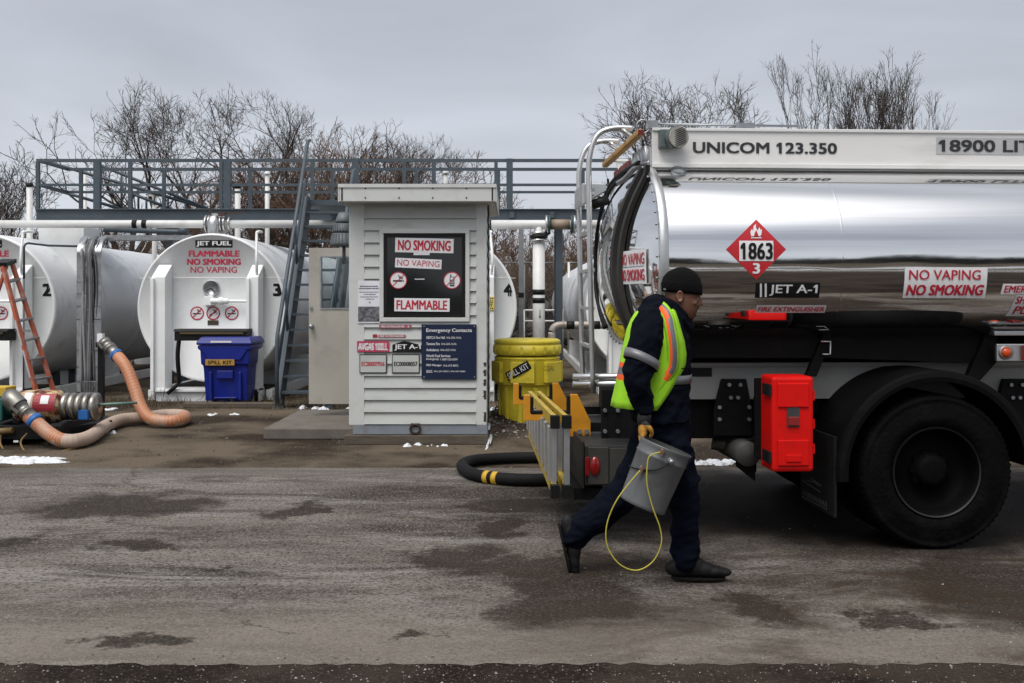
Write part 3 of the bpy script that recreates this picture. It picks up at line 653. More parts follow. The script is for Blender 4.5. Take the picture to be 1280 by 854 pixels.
# pad and timber sill under the booth
mb = MB(); pz = .13
y0_, y1_ = 11.75, 13.75
v = []
for z_ in (0, pz):
    for x_, y_ in ((X(333, 11.9), y0_), (bx0 + .12, y0_), (bx0 + .12, y1_), (X(372, 13.6), y1_)): v.append((x_, y_, z_))
mb.add(v, [(3, 2, 1, 0), (4, 5, 6, 7), (0, 1, 5, 4), (1, 2, 6, 5), (2, 3, 7, 6), (3, 0, 4, 7)])
tag(mb.build('concrete_pad', M_concrete, bevel=.015), kind='structure')
mb = MB(); mb.box(X(430, D - .05), bx1 + .03, D - .06, DB + .03, 0, zb - .004)
tag(mb.build('timber_sill', M_wood, bevel=.008), 'low brown timber sill carrying the white clapboard booth', 'timber')
# ---------------------------------------------------------------- storage tanks
TD = 16.5; TR = 1.185; TZ = 1.455
M_whiteb = mat('white_tank_shell', (.66, .67, .68), .33, 0, .04, 1.5, dirt=((.26, .245, .22), .75, 1.6), streak=(1.6, .6, .35))
M_grease = mat('grease_drip', (.03, .03, .03), .6)
def make_tank(cx, num, label, d=TD, length=14.0, R_=TR, details=True):
    t = root('storage_tank', (cx, d + .3, 0), label, 'storage tank', 0, 'white fuel tanks lying side by side')
    M = Matrix.Translation((cx, d, TZ)) @ Matrix.Rotation(R(-90), 4, 'X')
    mb = MB(); mb.lathe([(R_ - .012, .0), (R_ + .0, .05), (R_, length - .1), (R_ - .3, length)], M, 72)
    for k in range(1, 7): mb.lathe([(R_ + .001, 2.0 * k), (R_ + .006, 2.0 * k + .01), (R_ + .006, 2.0 * k + .03), (R_ + .001, 2.0 * k + .04)], M, 72)
    mb.build('shell', M_whiteb, t)
    mb = MB(); mb.lathe([(.001, -.012), (R_ - .05, -.012), (R_ - .045, -.03), (R_ - .012, -.03), (R_ - .006, 0.0), (R_ - .006, .05)], M, 72)
    mb.box(cx - R_ * .98, cx + R_ * .98, d - .017, d - .011, TZ + .468, TZ + .476)
    mb.build('end_plate', M_white, t)
    s_ = F / d
    def L(px): return cx + (px - 265) / (F / TD)
    yf = d - .03
    for a, b in ((199.5, 216), (316, 330)):
        mb = MB(); x0, x1 = L(a), L(b); ztop = Z(331, TD); zs = Z(347, TD)
        mb.prism([(.16, 0), (ztop, 0), (zs, -.34), (.16, -.34)], x0, x1, lambda p, q, c: Vector((c, yf + q, p)))
        mb.box(x0 - .0, x0 + .05, yf - .40, yf - .34, .16, zs - .02)
        mb.build('support_post', M_white, t, bevel=.006)
    mb = MB(); mb.box(L(204), L(330), yf - .30, yf + .1, .0, .155); mb.box(L(199.5), L(330), yf - .36, yf + .05, .155, .20)
    mb.box(cx - .95, cx + .95, d + 3.0, d + 3.3, 0, .55); mb.box(cx - .95, cx + .95, d + 9.0, d + 9.3, 0, .55)
    mb.box(cx - .98, cx - .88, d - .1, d + 13, .0, .16); mb.box(cx + .88, cx + .98, d - .1, d + 13, .0, .16)
    mb.build('cradle', M_white, t, bevel=.005)
    if not details: return t
    ff = lambda a, b, o: Vector((a, d - .012 - o, b))
    mb = MB(); z_ = lambda y: Z(y, TD)
    patch(mb, ff, L(244.5), L(291), z_(309.8), z_(300.3), 0, .003, 1, 1); txt(mb, ff, L(246), L(289.5), z_(308.6), z_(301.6), 'JET FUEL', 2, .006, .03)
    txt(mb, ff, L(236.3), L(299.6), z_(321), z_(313.4), 'FLAMMABLE', 1, .004, .04); txt(mb, ff, L(234.2), L(301.4), z_(331.4), z_(323.6), 'NO SMOKING', 1, .004, .04)
    txt(mb, ff, L(238.5), L(296.5), z_(341.2), z_(333.6), 'NO VAPING', 1, .004, .012)
    mb.build('lettering', [M_black, mat('tank_red', (.40, .012, .045), .5), M_wtext], t); mb = MB(); txt(mb, ff, L(341.5), L(352.5), z_(370.5), z_(354.5), num, 0, .004, .05)
    mb.build('lettering', [M_black, mat('tank_red', (.40, .012, .045), .5), M_wtext], t)
    for px, what in ((246.8, 'cig'), (266.9, 'match'), (290, 'cig')):
        mb = MB(); prohibit(mb, ff, L(px), z_(391.6), 8.6 / s_, 0, 1, 2, what, .17); mb.build('prohibition_sign', [M_wtext, M_black, M_red], t)
    # level gauge, drain valve and its bent pipe
    mb = MB(); c = ff(L(265), z_(360.5), 0); mb.lathe([(.13, 0), (.13, .05), (.115, .05), (.115, .012), (.001, .012)], Matrix.Translation(c) @ Matrix.Rotation(R(90), 4, 'X'), 28)
    g = mb.build('gauge', M_steel, t); mb = MB(); mb.beam(c + Vector((0, -.03, 0)), c + Vector((-.07, -.03, -.03)), .014, .008, up=(0, 1, 0)); mb.beam(c + Vector((0, -.03, 0)), c + Vector((.05, -.03, -.06)), .014, .008, up=(0, 1, 0)); mb.build('needle', M_black, g)
    mb = MB(); c = ff(L(266), z_(376.5), 0); mb.box(L(257.5), L(269), c.y - .1, c.y, z_(382), z_(370.5)); mb.cyl(c + Vector((.0, -.1, 0)), c + Vector((.28, -.1, 0)), .045, n=14); mb.ball(c + Vector((.16, -.1, 0)), .065)
    mb.build('valve', M_white, t, bevel=.01)
    pts = [c + Vector((.26, -.1, 0)), P(305, 376.6, d - .11), P(314, 376.5, d - .11), P(319.5, 373, d - .11), P(320.5, 366, d - .11), P(320.8, 330, d - .38), P(320.8, 295, d - .25), P(322.5, 290, d - .2), P(327, 290, d + .2)]
    off_ = Vector((cx - (265 - CX) * TD / F, 0, 0)); pts = [pts[0]] + [q + off_ for q in pts[1:]]
    mb = MB(); mb.tube(spline(pts, 5), .022, 8); mb.build('pipe', M_white, t)
    mb = MB(); mb.box(L(260), L(273.5), d - .022, d - .012, z_(406), z_(400.5)); mb.build('name_plate', mat('brown_plate', (.06, .045, .025), .4), t)
    # hose trough with its black cover
    mb = MB(); y1 = d - .35; mb.box(L(235), L(322), y1 - .32, y1, z_(424) , z_(413)); mb.prism([(z_(413), 0), (z_(410), .05), (z_(410), .3), (z_(413), .34)], L(234), L(323), lambda p, q, c_: Vector((c_, y1 - .34 + q, p)))
    tr = mb.build('trough', M_black, t, bevel=.006)
    mb = MB(); mb.box(L(242), L(318), y1 - .345, y1 - .335, z_(416), z_(413.8)); mb.build('trim_strip', mat('dull_brass', (.12, .09, .04), .4, .4), tr)
    mb = MB(); mb.tube(spline([Vector((L(235), y1 - .1, z_(424))), Vector((L(233.5), y1 - .1, z_(445))), Vector((L(234.5), y1 - .05, z_(476)))], 6), .035, 8); mb.tube([Vector((L(234.5), y1 - .05, z_(476))), Vector((L(221), y1 - .1, z_(489)))], .03, 8); mb.build('hose', M_black, tr)
    return t
SP = 288 * TD / F; X3 = (265 - CX) * TD / F
tk2 = make_tank(X3 - SP, '2', 'white horizontal fuel tank marked 2 behind the orange ladder')
tk3 = make_tank(X3, '3', 'white horizontal fuel tank marked 3 behind the blue spill bin')
tk4 = make_tank(X3 + SP, '4', 'white horizontal fuel tank marked 4 half hidden by the booth')
tk5 = make_tank(2.42, '5', 'white fuel tank half hidden behind the tanker truck', 17.5, 15.0, TR, True)
mb = MB()
fn_ = lambda a, b, o: Vector((a, TD - .375 - o, b)); dq = TD - .38
mb.box(X(606.5, dq), X(618, dq), dq - .006, dq + .01, Z(388, dq), Z(371, dq)); fn_ = lambda a, b, o: Vector((a, dq - .006 - o, b))
for y in (372.3, 385): 
    for i in range(4): patch(mb, fn_, X(608 + i * 2.4, dq), X(609.5 + i * 2.4, dq), Z(y + 1.4, dq), Z(y, dq), 1, .002, 1, 1, shear=.4)
txt(mb, fn_, X(608.2, dq), X(616.6, dq), Z(378.7, dq), Z(375, dq), 'SPILL', 1, .002, .02); txt(mb, fn_, X(609.2, dq), X(615.6, dq), Z(383.8, dq), Z(380, dq), 'KIT', 1, .002, .02)
mb.build('spill_sign', [mat('pale_yellow', (.62, .50, .14), .5), M_black], tk4)
# conduit on tank 2
mb = MB(); dd = TD - .42
mb.tube([P(30, 348, dd), P(30, 309, dd), P(31.5, 305.5, dd), P(35, 304, dd + .05), P(60, 307, dd + .4), P(100, 308, dd + .5)], .018, 8); mb.tube([P(30, 348, dd), P(29.5, 490, dd - .02)], .012, 6)
mb.build('conduit', M_bluegrey, tk2)
mb = MB(); mb.box(X(-10, dd), X(38, dd), dd - .03, dd, Z(415, dd), Z(412, dd)); mb.box(X(-10, dd), X(12, dd), dd - .03, dd, Z(418.8, dd), Z(417.5, dd)); mb.split('rail', M_steel, tk2)
# white shroud between tank 2 and the pipe
mb = MB(); mb.box(X(48, 17.6), X(105, 17.6), 17.6, 18.3, Z(345, 17.6), Z(283, 17.6)); mb.build('riser_box', M_white, tk2, bevel=.01)

# ---------------------------------------------------------------- elevated walkway
WD = 18.5; WB = 19.75
wk = root('elevated_walkway', (X(300, WD), WD + .6, 0), 'blue-grey steel walkway with pipe railings crossing above the white tanks', 'walkway')
x0, x1 = X(45, WD), X(800, WD)
mb = MB(); mb.box(x0, x1, WD, WD + .09, Z(275, WD), Z(262, WD)); mb.box(x0, x1, WD - .05, WD + .12, Z(275, WD) - .012, Z(275, WD) + .006); mb.box(x0, x1, WD - .05, WD + .12, Z(262, WD) - .006, Z(262, WD) + .01)
mb.box(x0, x1, WB - .09, WB, Z(275, WD), Z(262, WD)); mb.box(x0, x0 + .08, WD + .1, WB - .1, Z(275, WD), Z(262, WD))
mb.box(x0, x1, WD + .13, WB - .1, Z(266, WD), Z(263.5, WD)); mb.build('deck', M_bluegrey, wk, bevel=.004)
zt_, zm_, zd_ = Z(200.5, WD), Z(231, WD), Z(262, WD) + .008
for y in (WD, WB):
    mb = MB(); mb.beam((x0, y + .03, zt_), (x1, y + .03, zt_), .055, .055); mb.beam((x0, y + .03, zm_), (x1, y + .03, zm_), .045, .045)
    mb.split('rail', M_bluegrey, wk)
    mb = MB()
    for px in ((46.5, 162, 276, 390, 505, 620, 735) if y == WD else (64, 175, 290, 400, 512, 622, 735)):
        x = X(px, WD) ; mb.beam((x, y + .03, zd_), (x, y + .03, zt_ - .028), .062, .06)
    if y == WD:
        for px in (121, 284, 444, 637): x = X(px, WD); mb.beam((x, y + .03, zd_), (x, y + .03, zt_ + .03 if px > 300 else zt_ - .03), .115, .1)
        x = X(542, WD); mb.beam((x, y + .03, zd_), (x, y + .03, zt_ - .028), .075, .06)
    mb.split('railing_post', M_bluegrey, wk)
mb = MB()
for z_ in (zt_, zm_): mb.beam((x0 + .02, WD + .05, z_), (x0 + .02, WB, z_), .05, .05)
mb.split('rail', M_bluegrey, wk)
mb = MB()      # handrails of the stair going down behind
for (a, b), (c, e) in (((51, 200), (256, 260)), ((51, 232), (150, 261)), ((126, 207), (262, 262)), ((150, 236), (215, 262))):
    mb.tube([P(a, b, WB + .2), P(c, e, WB + .2)], .03, 8)
for px, y0, y1 in ((152, 210, 262), (173, 231, 262), (183, 246, 262), (165, 243, 262), (210, 247, 262), (232, 253, 262)): mb.tube([P(px, y0, WB + .2), P(px, y1 + 6, WB + .2)], .022, 8)
mb.split('stair_rail', M_bluegrey, wk)
mb = MB()
for px in (60, 205, 480, 700):
    x = X(px, WD); mb.beam((x, WD + .3, 0), (x, WD + .3, Z(275, WD)), .12, .12); mb.beam((x, WB - .2, 0), (x, WB - .2, Z(275, WD)), .12, .12)
mb.split('leg', M_bluegrey, wk)
mb = MB()
for px in (640, 690): mb.box(X(px - 3, WD), X(px + 3, WD), WD - .06, WD - .005, Z(273, WD), Z(265, WD))
mb.split('bracket', M_bluegrey, wk)
# steel stair
SX0, SX1 = -3.42, -2.70; SY0, SY1 = 15.25, 16.4; SZ1 = Z(263, WD)
stl = root('steel_stair', (-3.0, 15.8, 0), 'steep blue-grey steel stair with handrails climbing to the walkway', 'stair')
for sx in (SX0, SX1):
    mb = MB(); mb.beam((sx, SY0, .0), (sx + .2, SY1, SZ1), .07, .20); mb.box(sx - .06, sx + .06, SY0 - .15, SY0 + .12, 0, .03); mb.build('stringer', M_bluegrey, stl)
    mb = MB(); yb = SY0 - .12
    top_ = .92 if sx == SX0 else .45; mb.tube([(sx, yb, .02), (sx, yb, .98), (sx, yb + .04, 1.08), (sx + .2, SY1 - .0, SZ1 + top_), (sx + .2, SY1 + .1, SZ1 + top_ + .01)], .03, 8)
    for k in (.3, .62): p_ = Vector((sx, SY0, 0)).lerp(Vector((sx + .2, SY1, SZ1)), k); mb.tube([p_, p_ + Vector((0, -.15, .83))], .022, 8)
    mb.tube([(sx, yb, .52), (sx + .19, SY1 - .1, SZ1 + .30)], .022, 8)
    mb.split('handrail', M_bluegrey, stl)
mb = MB(); mb.box(SX0 + .2, SX1 + .2, SY1, WD - .06, SZ1 - .1, SZ1 - .02); mb.build('landing', M_bluegrey, stl)
for k in range(13):
    q = (k + 1) / 14; y = SY0 + (SY1 - SY0) * q; z_ = SZ1 * q
    mb = MB(); mb.box(SX0 + .03 + .2 * q, SX1 - .03 + .2 * q, y - .13, y + .1, z_ - .02, z_ + .015); mb.build('tread', M_bluegrey, stl)

# ---------------------------------------------------------------- overhead pipework
PD = 17.4; M_pipe = mat('pipe_white', (.62, .62, .60), .45, 0, .06, 3, dirt=((.3, .28, .25), .5, 3)); M_chrome = mat('bright_steel', (.55, .54, .52), .25, .95, .12, 10)
M_green = mat('green_flange', (.02, .055, .06), .5); M_beige = mat('tan_hose', (.26, .20, .14), .6)
def pipe_run(label, px0, px1, py, d, r, bands, extra=None):
    p_ = root('overhead_pipe', P((px0 + px1) / 2, py, d), label, 'pipe', 0, 'white pipes running over the tanks')
    mb = MB(); mb.cyl(P(px0, py, d), P(px1, py, d), r, n=18); mb.build('pipe', M_pipe, p_)
    for b0, b1 in bands:
        mb = MB(); mb.cyl(P(b0, py, d), P(b1, py, d), r + .004, n=18); mb.build('tape_band', M_black, p_)
    return p_
pl = pipe_run('white overhead pipe with chrome elbow valve above the blue bin tank', -60, 440, 280.3, PD, .066, ((166, 172), (178, 184)))
mb = MB(); c = P(269.5, 276, PD); mb.ball(c, .15, .15, .13); mb.tube(spline([c + Vector((0, 0, .02)), c + Vector((0, -.1, -.02)), c + Vector((0, -.12, -.15)), c + Vector((0, -.12, -.26))], 4), .105, 16); mb.build('elbow', M_chrome, pl)
for px in (258.5, 262.5, 277, 281.5, 287):
    mb = MB(); mb.cyl(P(px - 1.2, 280.3, PD), P(px + 1.2, 280.3, PD), .15 if px != 287 else .12, n=18); mb.build('flange', M_chrome, pl)
mb = MB(); mb.beam(P(263, 272, PD - .1), P(263, 250, PD - .1), .022, .022); mb.beam(P(272, 267, PD - .1), P(305, 266, PD - .1), .02, .025); mb.box(X(276, PD), X(284, PD), PD - .15, PD - .1, Z(271, PD), Z(266, PD)); mb.build('lever', mat('rusty_lever', (.05, .022, .018), .7), pl)
mb = MB(); mb.cyl(P(269.5, 293, PD - .12), P(269.5, 297, PD - .12), .16, n=20); mb.build('base_flange', M_white, pl)
pr = pipe_run('white overhead pipe with tan hose joint between booth and tanker', 600, 800, 280.8, PD, .075, ((604, 614),))
mb = MB(); mb.cyl(P(688, 280.8, PD), P(712, 280.8, PD), .085, n=18); mb.build('hose_joint', M_beige, pr)
for px in (683, 686.5, 714.5, 718):
    mb = MB(); mb.cyl(P(px - 1.3, 280.8, PD), P(px + 1.3, 280.8, PD), .155, n=18); mb.build('flange', M_green if px in (686.5, 714.5) else M_chrome, pr)
# riser
rs = root('pipe_riser', P(673.5, 0, PD).xy.to_3d(), 'white vertical pipe with black bands rising behind the yellow drum', 'pipe')
mb = MB(); mb.cyl((X(673.5, PD), PD, 0), P(673.5, 305, PD), .102, n=18); mb.cyl(P(673.5, 306, PD), P(673.5, 282, PD), .065, n=16); mb.build('pipe', M_pipe, rs)
for y0, y1, m_, r_ in ((302, 299, M_chrome, .14), (298, 294, M_black, .15), (293, 290, M_chrome, .12), (368.5, 362, M_black, .106), (379, 372.5, M_black, .106)):
    mb = MB(); mb.cyl(P(673.5, y0, PD), P(673.5, y1, PD), r_, n=18); mb.build('collar' if y0 < 320 else 'tape_band', m_, rs)
mb = MB(); mb.beam(P(680, 296, PD - .05), P(688, 290.5, PD - .05), .05, .04); mb.build('lever', M_black, rs)
mb = MB(); dq = PD - .108; fn_ = lambda a, b, o: Vector((a, dq - o, b)); patch(mb, fn_, X(674.6, dq), X(675.3, dq), Z(396, dq), Z(387, dq), 0, 0, 1, 1); poly(mb, fn_, [(X(673.6, dq), Z(395, dq)), (X(676.3, dq), Z(395, dq)), (X(675, dq), Z(398.5, dq))], 0, 0); mb.build('arrow', M_black, rs)
ps = root('steel_post', (X(651.5, 18), 18.0, 0), 'slim grey galvanised post holding up the overhead pipe', 'post')
mb = MB(); mb.beam((X(651.5, 18), 18, 0), P(651.5, 285, 18), .085, .085); mb.build('post', mat('dull_galvanised', (.20, .205, .21), .6, .2, .12, 9), ps)
mb = MB(); mb.beam(P(651.5, 372, 18), P(651.5, 366, 18), .095, .095); mb.build('tape_band', M_black, ps); mb = MB(); mb.box(X(647, 18), X(656, 18), 17.93, 18.07, 0, .02); mb.build('base_plate', M_steel, ps)
# low pipe in front of tank 5
lp = root('low_pipe', (X(715, 17.0), 17.0, 0), 'low pipe with a rusty elbow and black bands beside the tanker ladder', 'pipe')
mb = MB(); d = 17.0; mb.tube(spline([P(690, 500, d), P(690, 424, d), P(690, 415, d), P(694, 408.5, d), P(702, 406.5, d), P(715, 406.5, d), P(800, 406.5, d)], 5), .062, 14); mb.build('pipe', mat('pipe_grey_rust', (.36, .33, .29), .5, .3, .2, 7, dirt=((.10, .05, .03), .7, 5)), lp)
for a, b in ((708, 718), (738, 750)):
    mb = MB(); mb.cyl(P(a, 406.5, d), P(b, 406.5, d), .067, n=16); mb.build('tape_band', M_black, lp)
# vents
def vent(px, py0, py1, d, r, cap, label, grp='vent pipes rising behind the walkway'):
    v = root('vent_pipe', (X(px, d), d, 0), label, 'vent pipe', 0, grp)
    mb = MB(); mb.cyl((X(px, d), d, .3), P(px, py0 + 3, d), r, n=14); mb.build('pipe', M_pipe, v)
    mb = MB()
    if cap == 'black': mb.cyl(P(px, py0 + 5, d), P(px, py0, d), r * 1.12, n=14); mb.build('cap', M_black, v)
    elif cap == 'hood': mb.lathe([(.01, .1), (.12, .08), (.17, .0), (.13, -.02), (.05, -.03), (.05, -.2)], Matrix.Translation(P(px, py0 + 6, d)), 20); mb.build('cap', M_chrome, v)
    else: mb.cyl(P(px, py0 + 5, d), P(px, py0 + 1.5, d), r * 1.35, r * 1.2, n=14); mb.ball(P(px, py0 + 2, d), r * 1.2, r * 1.2, r * .7); mb.build('cap', M_pipe, v)
vent(37, 229, 300, 20.5, .058, 'black', 'white vent pipe with a black cap left of the walkway')
vent(106, 211, 300, 20.8, .04, 'round', 'slim pale vent pipe with a rounded cap beside the thick left railing post')
vent(193, 238, 300, 21.0, .045, 'hood', 'short vent pipe with a shiny mushroom cap')
vent(297, 231, 300, 20.5, .055, 'black', 'short white vent pipe with a black cap behind the walkway above the numbered tank 3')
vent(334, 214, 300, 20.5, .045, 'round', 'tall white vent pipe with a rounded cap just left of the stair')
vent(557, 213, 300, 20.0, .045, 'round', 'white vent pipe with a rounded cap poking above the booth roof')
# cable ladder
ct = root('cable_ladder', (X(112, 16.0), 16.0, 0), 'galvanised cable ladder full of grey cables curving up between the two left tanks', 'cable ladder')
d = 15.9
def cpath(px, dx=0):
    return [P(px, 490, d), P(px, 400, d), P(px, 330, d), P(px + .5, 313, d), P(px + 3, 302, d + .15), P(px + 7, 297.5, d + .5), P(px + 9, 297, d + 1.1), P(px + 9 + 0, 297, d + 2.4)]
for px in (100.5, 122.5):
    mb = MB(); q = spline(cpath(px), 5)
    for a, b in zip(q, q[1:]): mb.beam(a, b + (b - a) * .05, .035, .10, up=(1, 0, 0))
    mb.build('side_rail', M_steel, ct)
mb = MB()
for y in (318, 335, 352, 370, 387, 405, 422, 440, 458, 476): mb.beam(P(101, y, d), P(122, y, d), .03, .02)
mb.split('rung', M_steel, ct)
rnd = random.Random(11); mb = MB()
for i in range(13):
    px = 103 + i * 1.45; ph = rnd.uniform(0, 6)
    q = [p_ + Vector((.02 * math.sin(k * .9 + ph), -.02 + .02 * math.cos(k + ph), 0)) for k, p_ in enumerate(spline(cpath(px), 3))]
    mb.tube(q, rnd.choice((.011, .014, .018)), 6, m=rnd.choice((0, 0, 1, 2)))
mb.build('cable', [mat('cable_grey', (.10, .10, .105), .6), M_black, mat('cable_light', (.26, .26, .26), .5)], ct)
mb = MB(); 
for i in range(9): mb.beam(P(104 + i * 2, 476, d - .08), P(104 + i * 2, 491, d - .08), .008, .008)
for y in (477, 491): mb.beam(P(103.5, y, d - .08), P(121, y, d - .08), .01, .01)
mb.build('mesh_guard', M_steel, ct)
mb = MB(); mb.box(X(124.5, d), X(131, d), d - .1, d, Z(427, d), Z(417, d)); mb.build('junction_box', M_white, ct)
# grey channel that carries the ladder on to tank 3
gb = root('cable_tray', P(185, 297, 18.0), 'horizontal galvanised cable tray under the walkway above the gap between tanks', 'cable tray')
mb = MB(); mb.box(X(129, 18), X(240, 18), 18.0, 18.03, Z(300, 18), Z(294, 18)); mb.box(X(129, 18), X(240, 18), 18.35, 18.38, Z(300, 18), Z(294, 18)); mb.box(X(129, 18), X(240, 18), 18.03, 18.35, Z(300, 18), Z(299.3, 18)); mb.build('tray', M_steel, gb)
mb = MB(); mb.tube([P(130, 287, 18.2), P(222, 290, 18.2), P(228, 290, 18.2)], .045, 10); mb.cyl(P(225, 291, 18.15), P(234, 287, 18.15), .08, n=12); mb.build('conduit', M_bluegrey, gb)

# ---------------------------------------------------------------- blue bin, timber stop, hose post
M_blue = mat('blue_plastic', (.003, .013, .20), .38, 0, .08, 4, dirt=((.02, .03, .14), .5, 4))
M_dblue = mat('blue_plastic_lid', (.003, .012, .16), .45, 0, .08)  # slightly darker blue for the lid and its handle
d = 15.6; sB = F / d
bn = root('wheeled_bin', (X(282, d), d + .35, 0), 'bright blue wheeled bin marked SPILL KIT standing in front of tank 3', 'bin')
def bx(px): return X(px, d)
zb0 = .06; zl = Z(430, d)
mb = MB(); c = bx(281.5)
def rect(wd, dp, z_, yc): return [Vector((c + sx * wd / 2, yc + sy * dp / 2, z_)) for sx, sy in ((-1, -1), (1, -1), (1, 1), (-1, 1))]
mb.rings([rect(.62, .54, zb0, d + .33), rect(.665, .62, .55, d + .33), rect(.675, .64, Z(457, d), d + .33), rect(.72, .70, Z(455, d), d + .33), rect(.735, .72, Z(438, d), d + .33), rect(.80, .76, Z(436, d), d + .33), rect(.80, .76, zl - .02, d + .33)], smooth=False)
mb.box(c - .17, c + .17, d - .012, d + .1, .1, .12); mb.box(c - .12, c + .12, d - .018, d + .05, .40, .52); mb.box(c - .24, c - .2, d - .014, d + .05, .08, .5); mb.box(c + .2, c + .24, d - .014, d + .05, .08, .5)
mb.prism([(-.36, zl - .06), (.36, zl - .06), (.24, zl - .24), (-.24, zl - .24)], -.05, .0, lambda a, b, q: Vector((c + a, d - .03 + q + .03, b)))
body = mb.build('body', M_blue, bn, bevel=.012)
mb = MB(); mb.rings([rect(.83, .80, zl - .015, d + .33), rect(.84, .80, zl + .025, d + .33), rect(.74, .68, Z(421.5, d), d + .35)], smooth=False); lid = mb.build('lid', M_dblue, bn, bevel=.015)
mb = MB(); mb.tube([(c - .3, d + .74, zl), (c - .3, d + .8, zl + .03), (c + .3, d + .8, zl + .03), (c + .3, d + .74, zl)], .018, 8); mb.build('handle', M_dblue, lid)
mb = MB(); fn_ = lambda a, b, o: Vector((a, d - .055 - o, b)); mb.box(bx(258), bx(294), d - .055, d - .03, Z(456.5, d), Z(449, d), 0); txt(mb, fn_, bx(261), bx(291), Z(455.2, d), Z(450.6, d), 'SPILL KIT', 1, .002, .02); mb.build('sign', [mat('amber_label', (.40, .22, .04), .6, 0, .2, 12), M_black], body)
mb = MB(); mb.box(bx(265), bx(291), d - .075, d - .07, Z(428.2, d), Z(426.0, d)); mb.build('sticker', M_wtext, lid)
for sx in (-1, 1):
    mb = MB(); mb.cyl((c + sx * .30, d + .58, .11), (c + sx * .36, d + .58, .11), .11, n=20); mb.build('wheel', M_rub, bn)
mb = MB(); d2 = 15.15; mb.box(X(228, d2), X(345, d2), d2, d2 + .2, 0, Z(503, d2) * .85 + .0); tag(mb.build('timber_stop', M_wood, bevel=.012), 'long dark timber lying on the dirt in front of the blue bin', 'timber')

d = 13.6
hp = root('hose_post', (X(125.5, d), d, 0), 'black steel post holding the upper end of the orange hose', 'post')
mb = MB(); mb.box(X(122, d), X(128.5, d), d, d + .07, 0, Z(429, d)); mb.box(X(116, d), X(134, d), d - .02, d + .1, 0, .02); mb.build('post', M_black, hp)
mb = MB(); mb.box(X(122, d), X(131, d), d - .07, d, Z(434, d), Z(428, d)); mb.build('bracket', M_black, hp)
# ---------------------------------------------------------------- orange suction hose, pump, ladder
def hose_mat(name, c1, c2, freq):
    m = mat(name, c1, .5, 0, .1, 3, dirt=(c2, .75, 2.2), bump=.1); return m
M_orange = hose_mat('orange_hose', (.44, .19, .095), (.42, .33, .27), 1)
M_orib = mat('orange_hose_rib', (.36, .135, .06), .5, 0, .1, 3, dirt=((.42, .33, .27), .8, 2.2))
M_dusty = mat('dusty_hose', (.40, .30, .235), .65, 0, .10, 3, dirt=((.30, .25, .21), .6, 5))
hz_ = .075
raw = [P(36, 520, 11.15), P(47, 530, 11.1), P(60, 541, 11.05), P(76, 550, 11.0), P(96, 553, 11.03), P(114, 547, 11.4), P(133, 534, 12.35), P(152, 526, 12.95), P(180, 523, 13.2), P(208, 520.5, 13.5), P(228, 520.5, 13.45), P(231, 524, 13.15), P(222, 527.5, 12.85), P(202, 528, 12.8), P(186, 522, 12.85), P(176, 508, 12.95), P(168, 485, 13.05), P(160, 464, 13.15), P(151, 450, 13.25), P(141, 440, 13.4)]
raw = [Vector((q.x, q.y, max(q.z, hz_ + .012))) for q in raw]
hq = spline(raw, 24); nH = len(hq)
hs_ = root('suction_hose', Vector((hq[nH // 2].x, hq[nH // 2].y, 0)), 'ribbed orange suction hose snaking over the dirt from pump to post', 'hose')
mb = MB(); rr = [hz_ * (1.0 + .018 * (1 if i % 4 < 2 else -1)) for i in range(nH)]; mb.tube(hq, rr, 16)
k1, k2 = int(nH * .17), int(nH * .54)
n0 = 16
for fi in range((nH - 1) * n0):
    seg = fi // n0; j = fi % n0
    up = .5 * (mb.v[mb.f[fi][0]].z + mb.v[mb.f[fi][1]].z) - hq[seg].z
    if k1 < seg < k2 or up < -.035 + .02 * math.sin(seg * .31): mb.m[fi] = 1
    elif seg % 4 < 2: mb.m[fi] = 2
mb.build('hose', [M_orange, M_dusty, M_orib], hs_)
def coupling(a, b, parent):
    a = Vector(a); b = Vector(b); t_ = (b - a).normalized(); mb = MB(); L_ = (b - a).length
    mb.lathe([(.001, 0), (.082, 0), (.082, L_ * .25), (.073, L_ * .25), (.073, L_ * .5), (.080, L_ * .52), (.080, L_ * .62), (.074, L_ * .62), (.074, L_)], Matrix.Translation(a) @ t_.to_track_quat('Z', 'Y').to_matrix().to_4x4(), 22)
    for s_ in (-1, 1):
        side = t_.cross(Vector((0, 0, 1))).normalized() * s_ * .1; mb.beam(a + side + t_ * .02, a + side + t_ * L_ * .5, .02, .03)
    c_ = mb.build('coupling', M_dull, parent)
    mb = MB(); mb.cyl(b - t_ * .005, b + t_ * .055, .086, n=20); mb.build('band', M_blueband, parent)
M_dull = mat('dull_steel', (.25, .24, .215), .40, .8, .35, 9, dirt=((.05, .04, .03), .7, 9))
coupling(P(130, 428, 13.5), P(145, 443.5, 13.34), hs_); coupling(P(22, 506, 11.2), P(42, 524.5, 11.13), hs_)

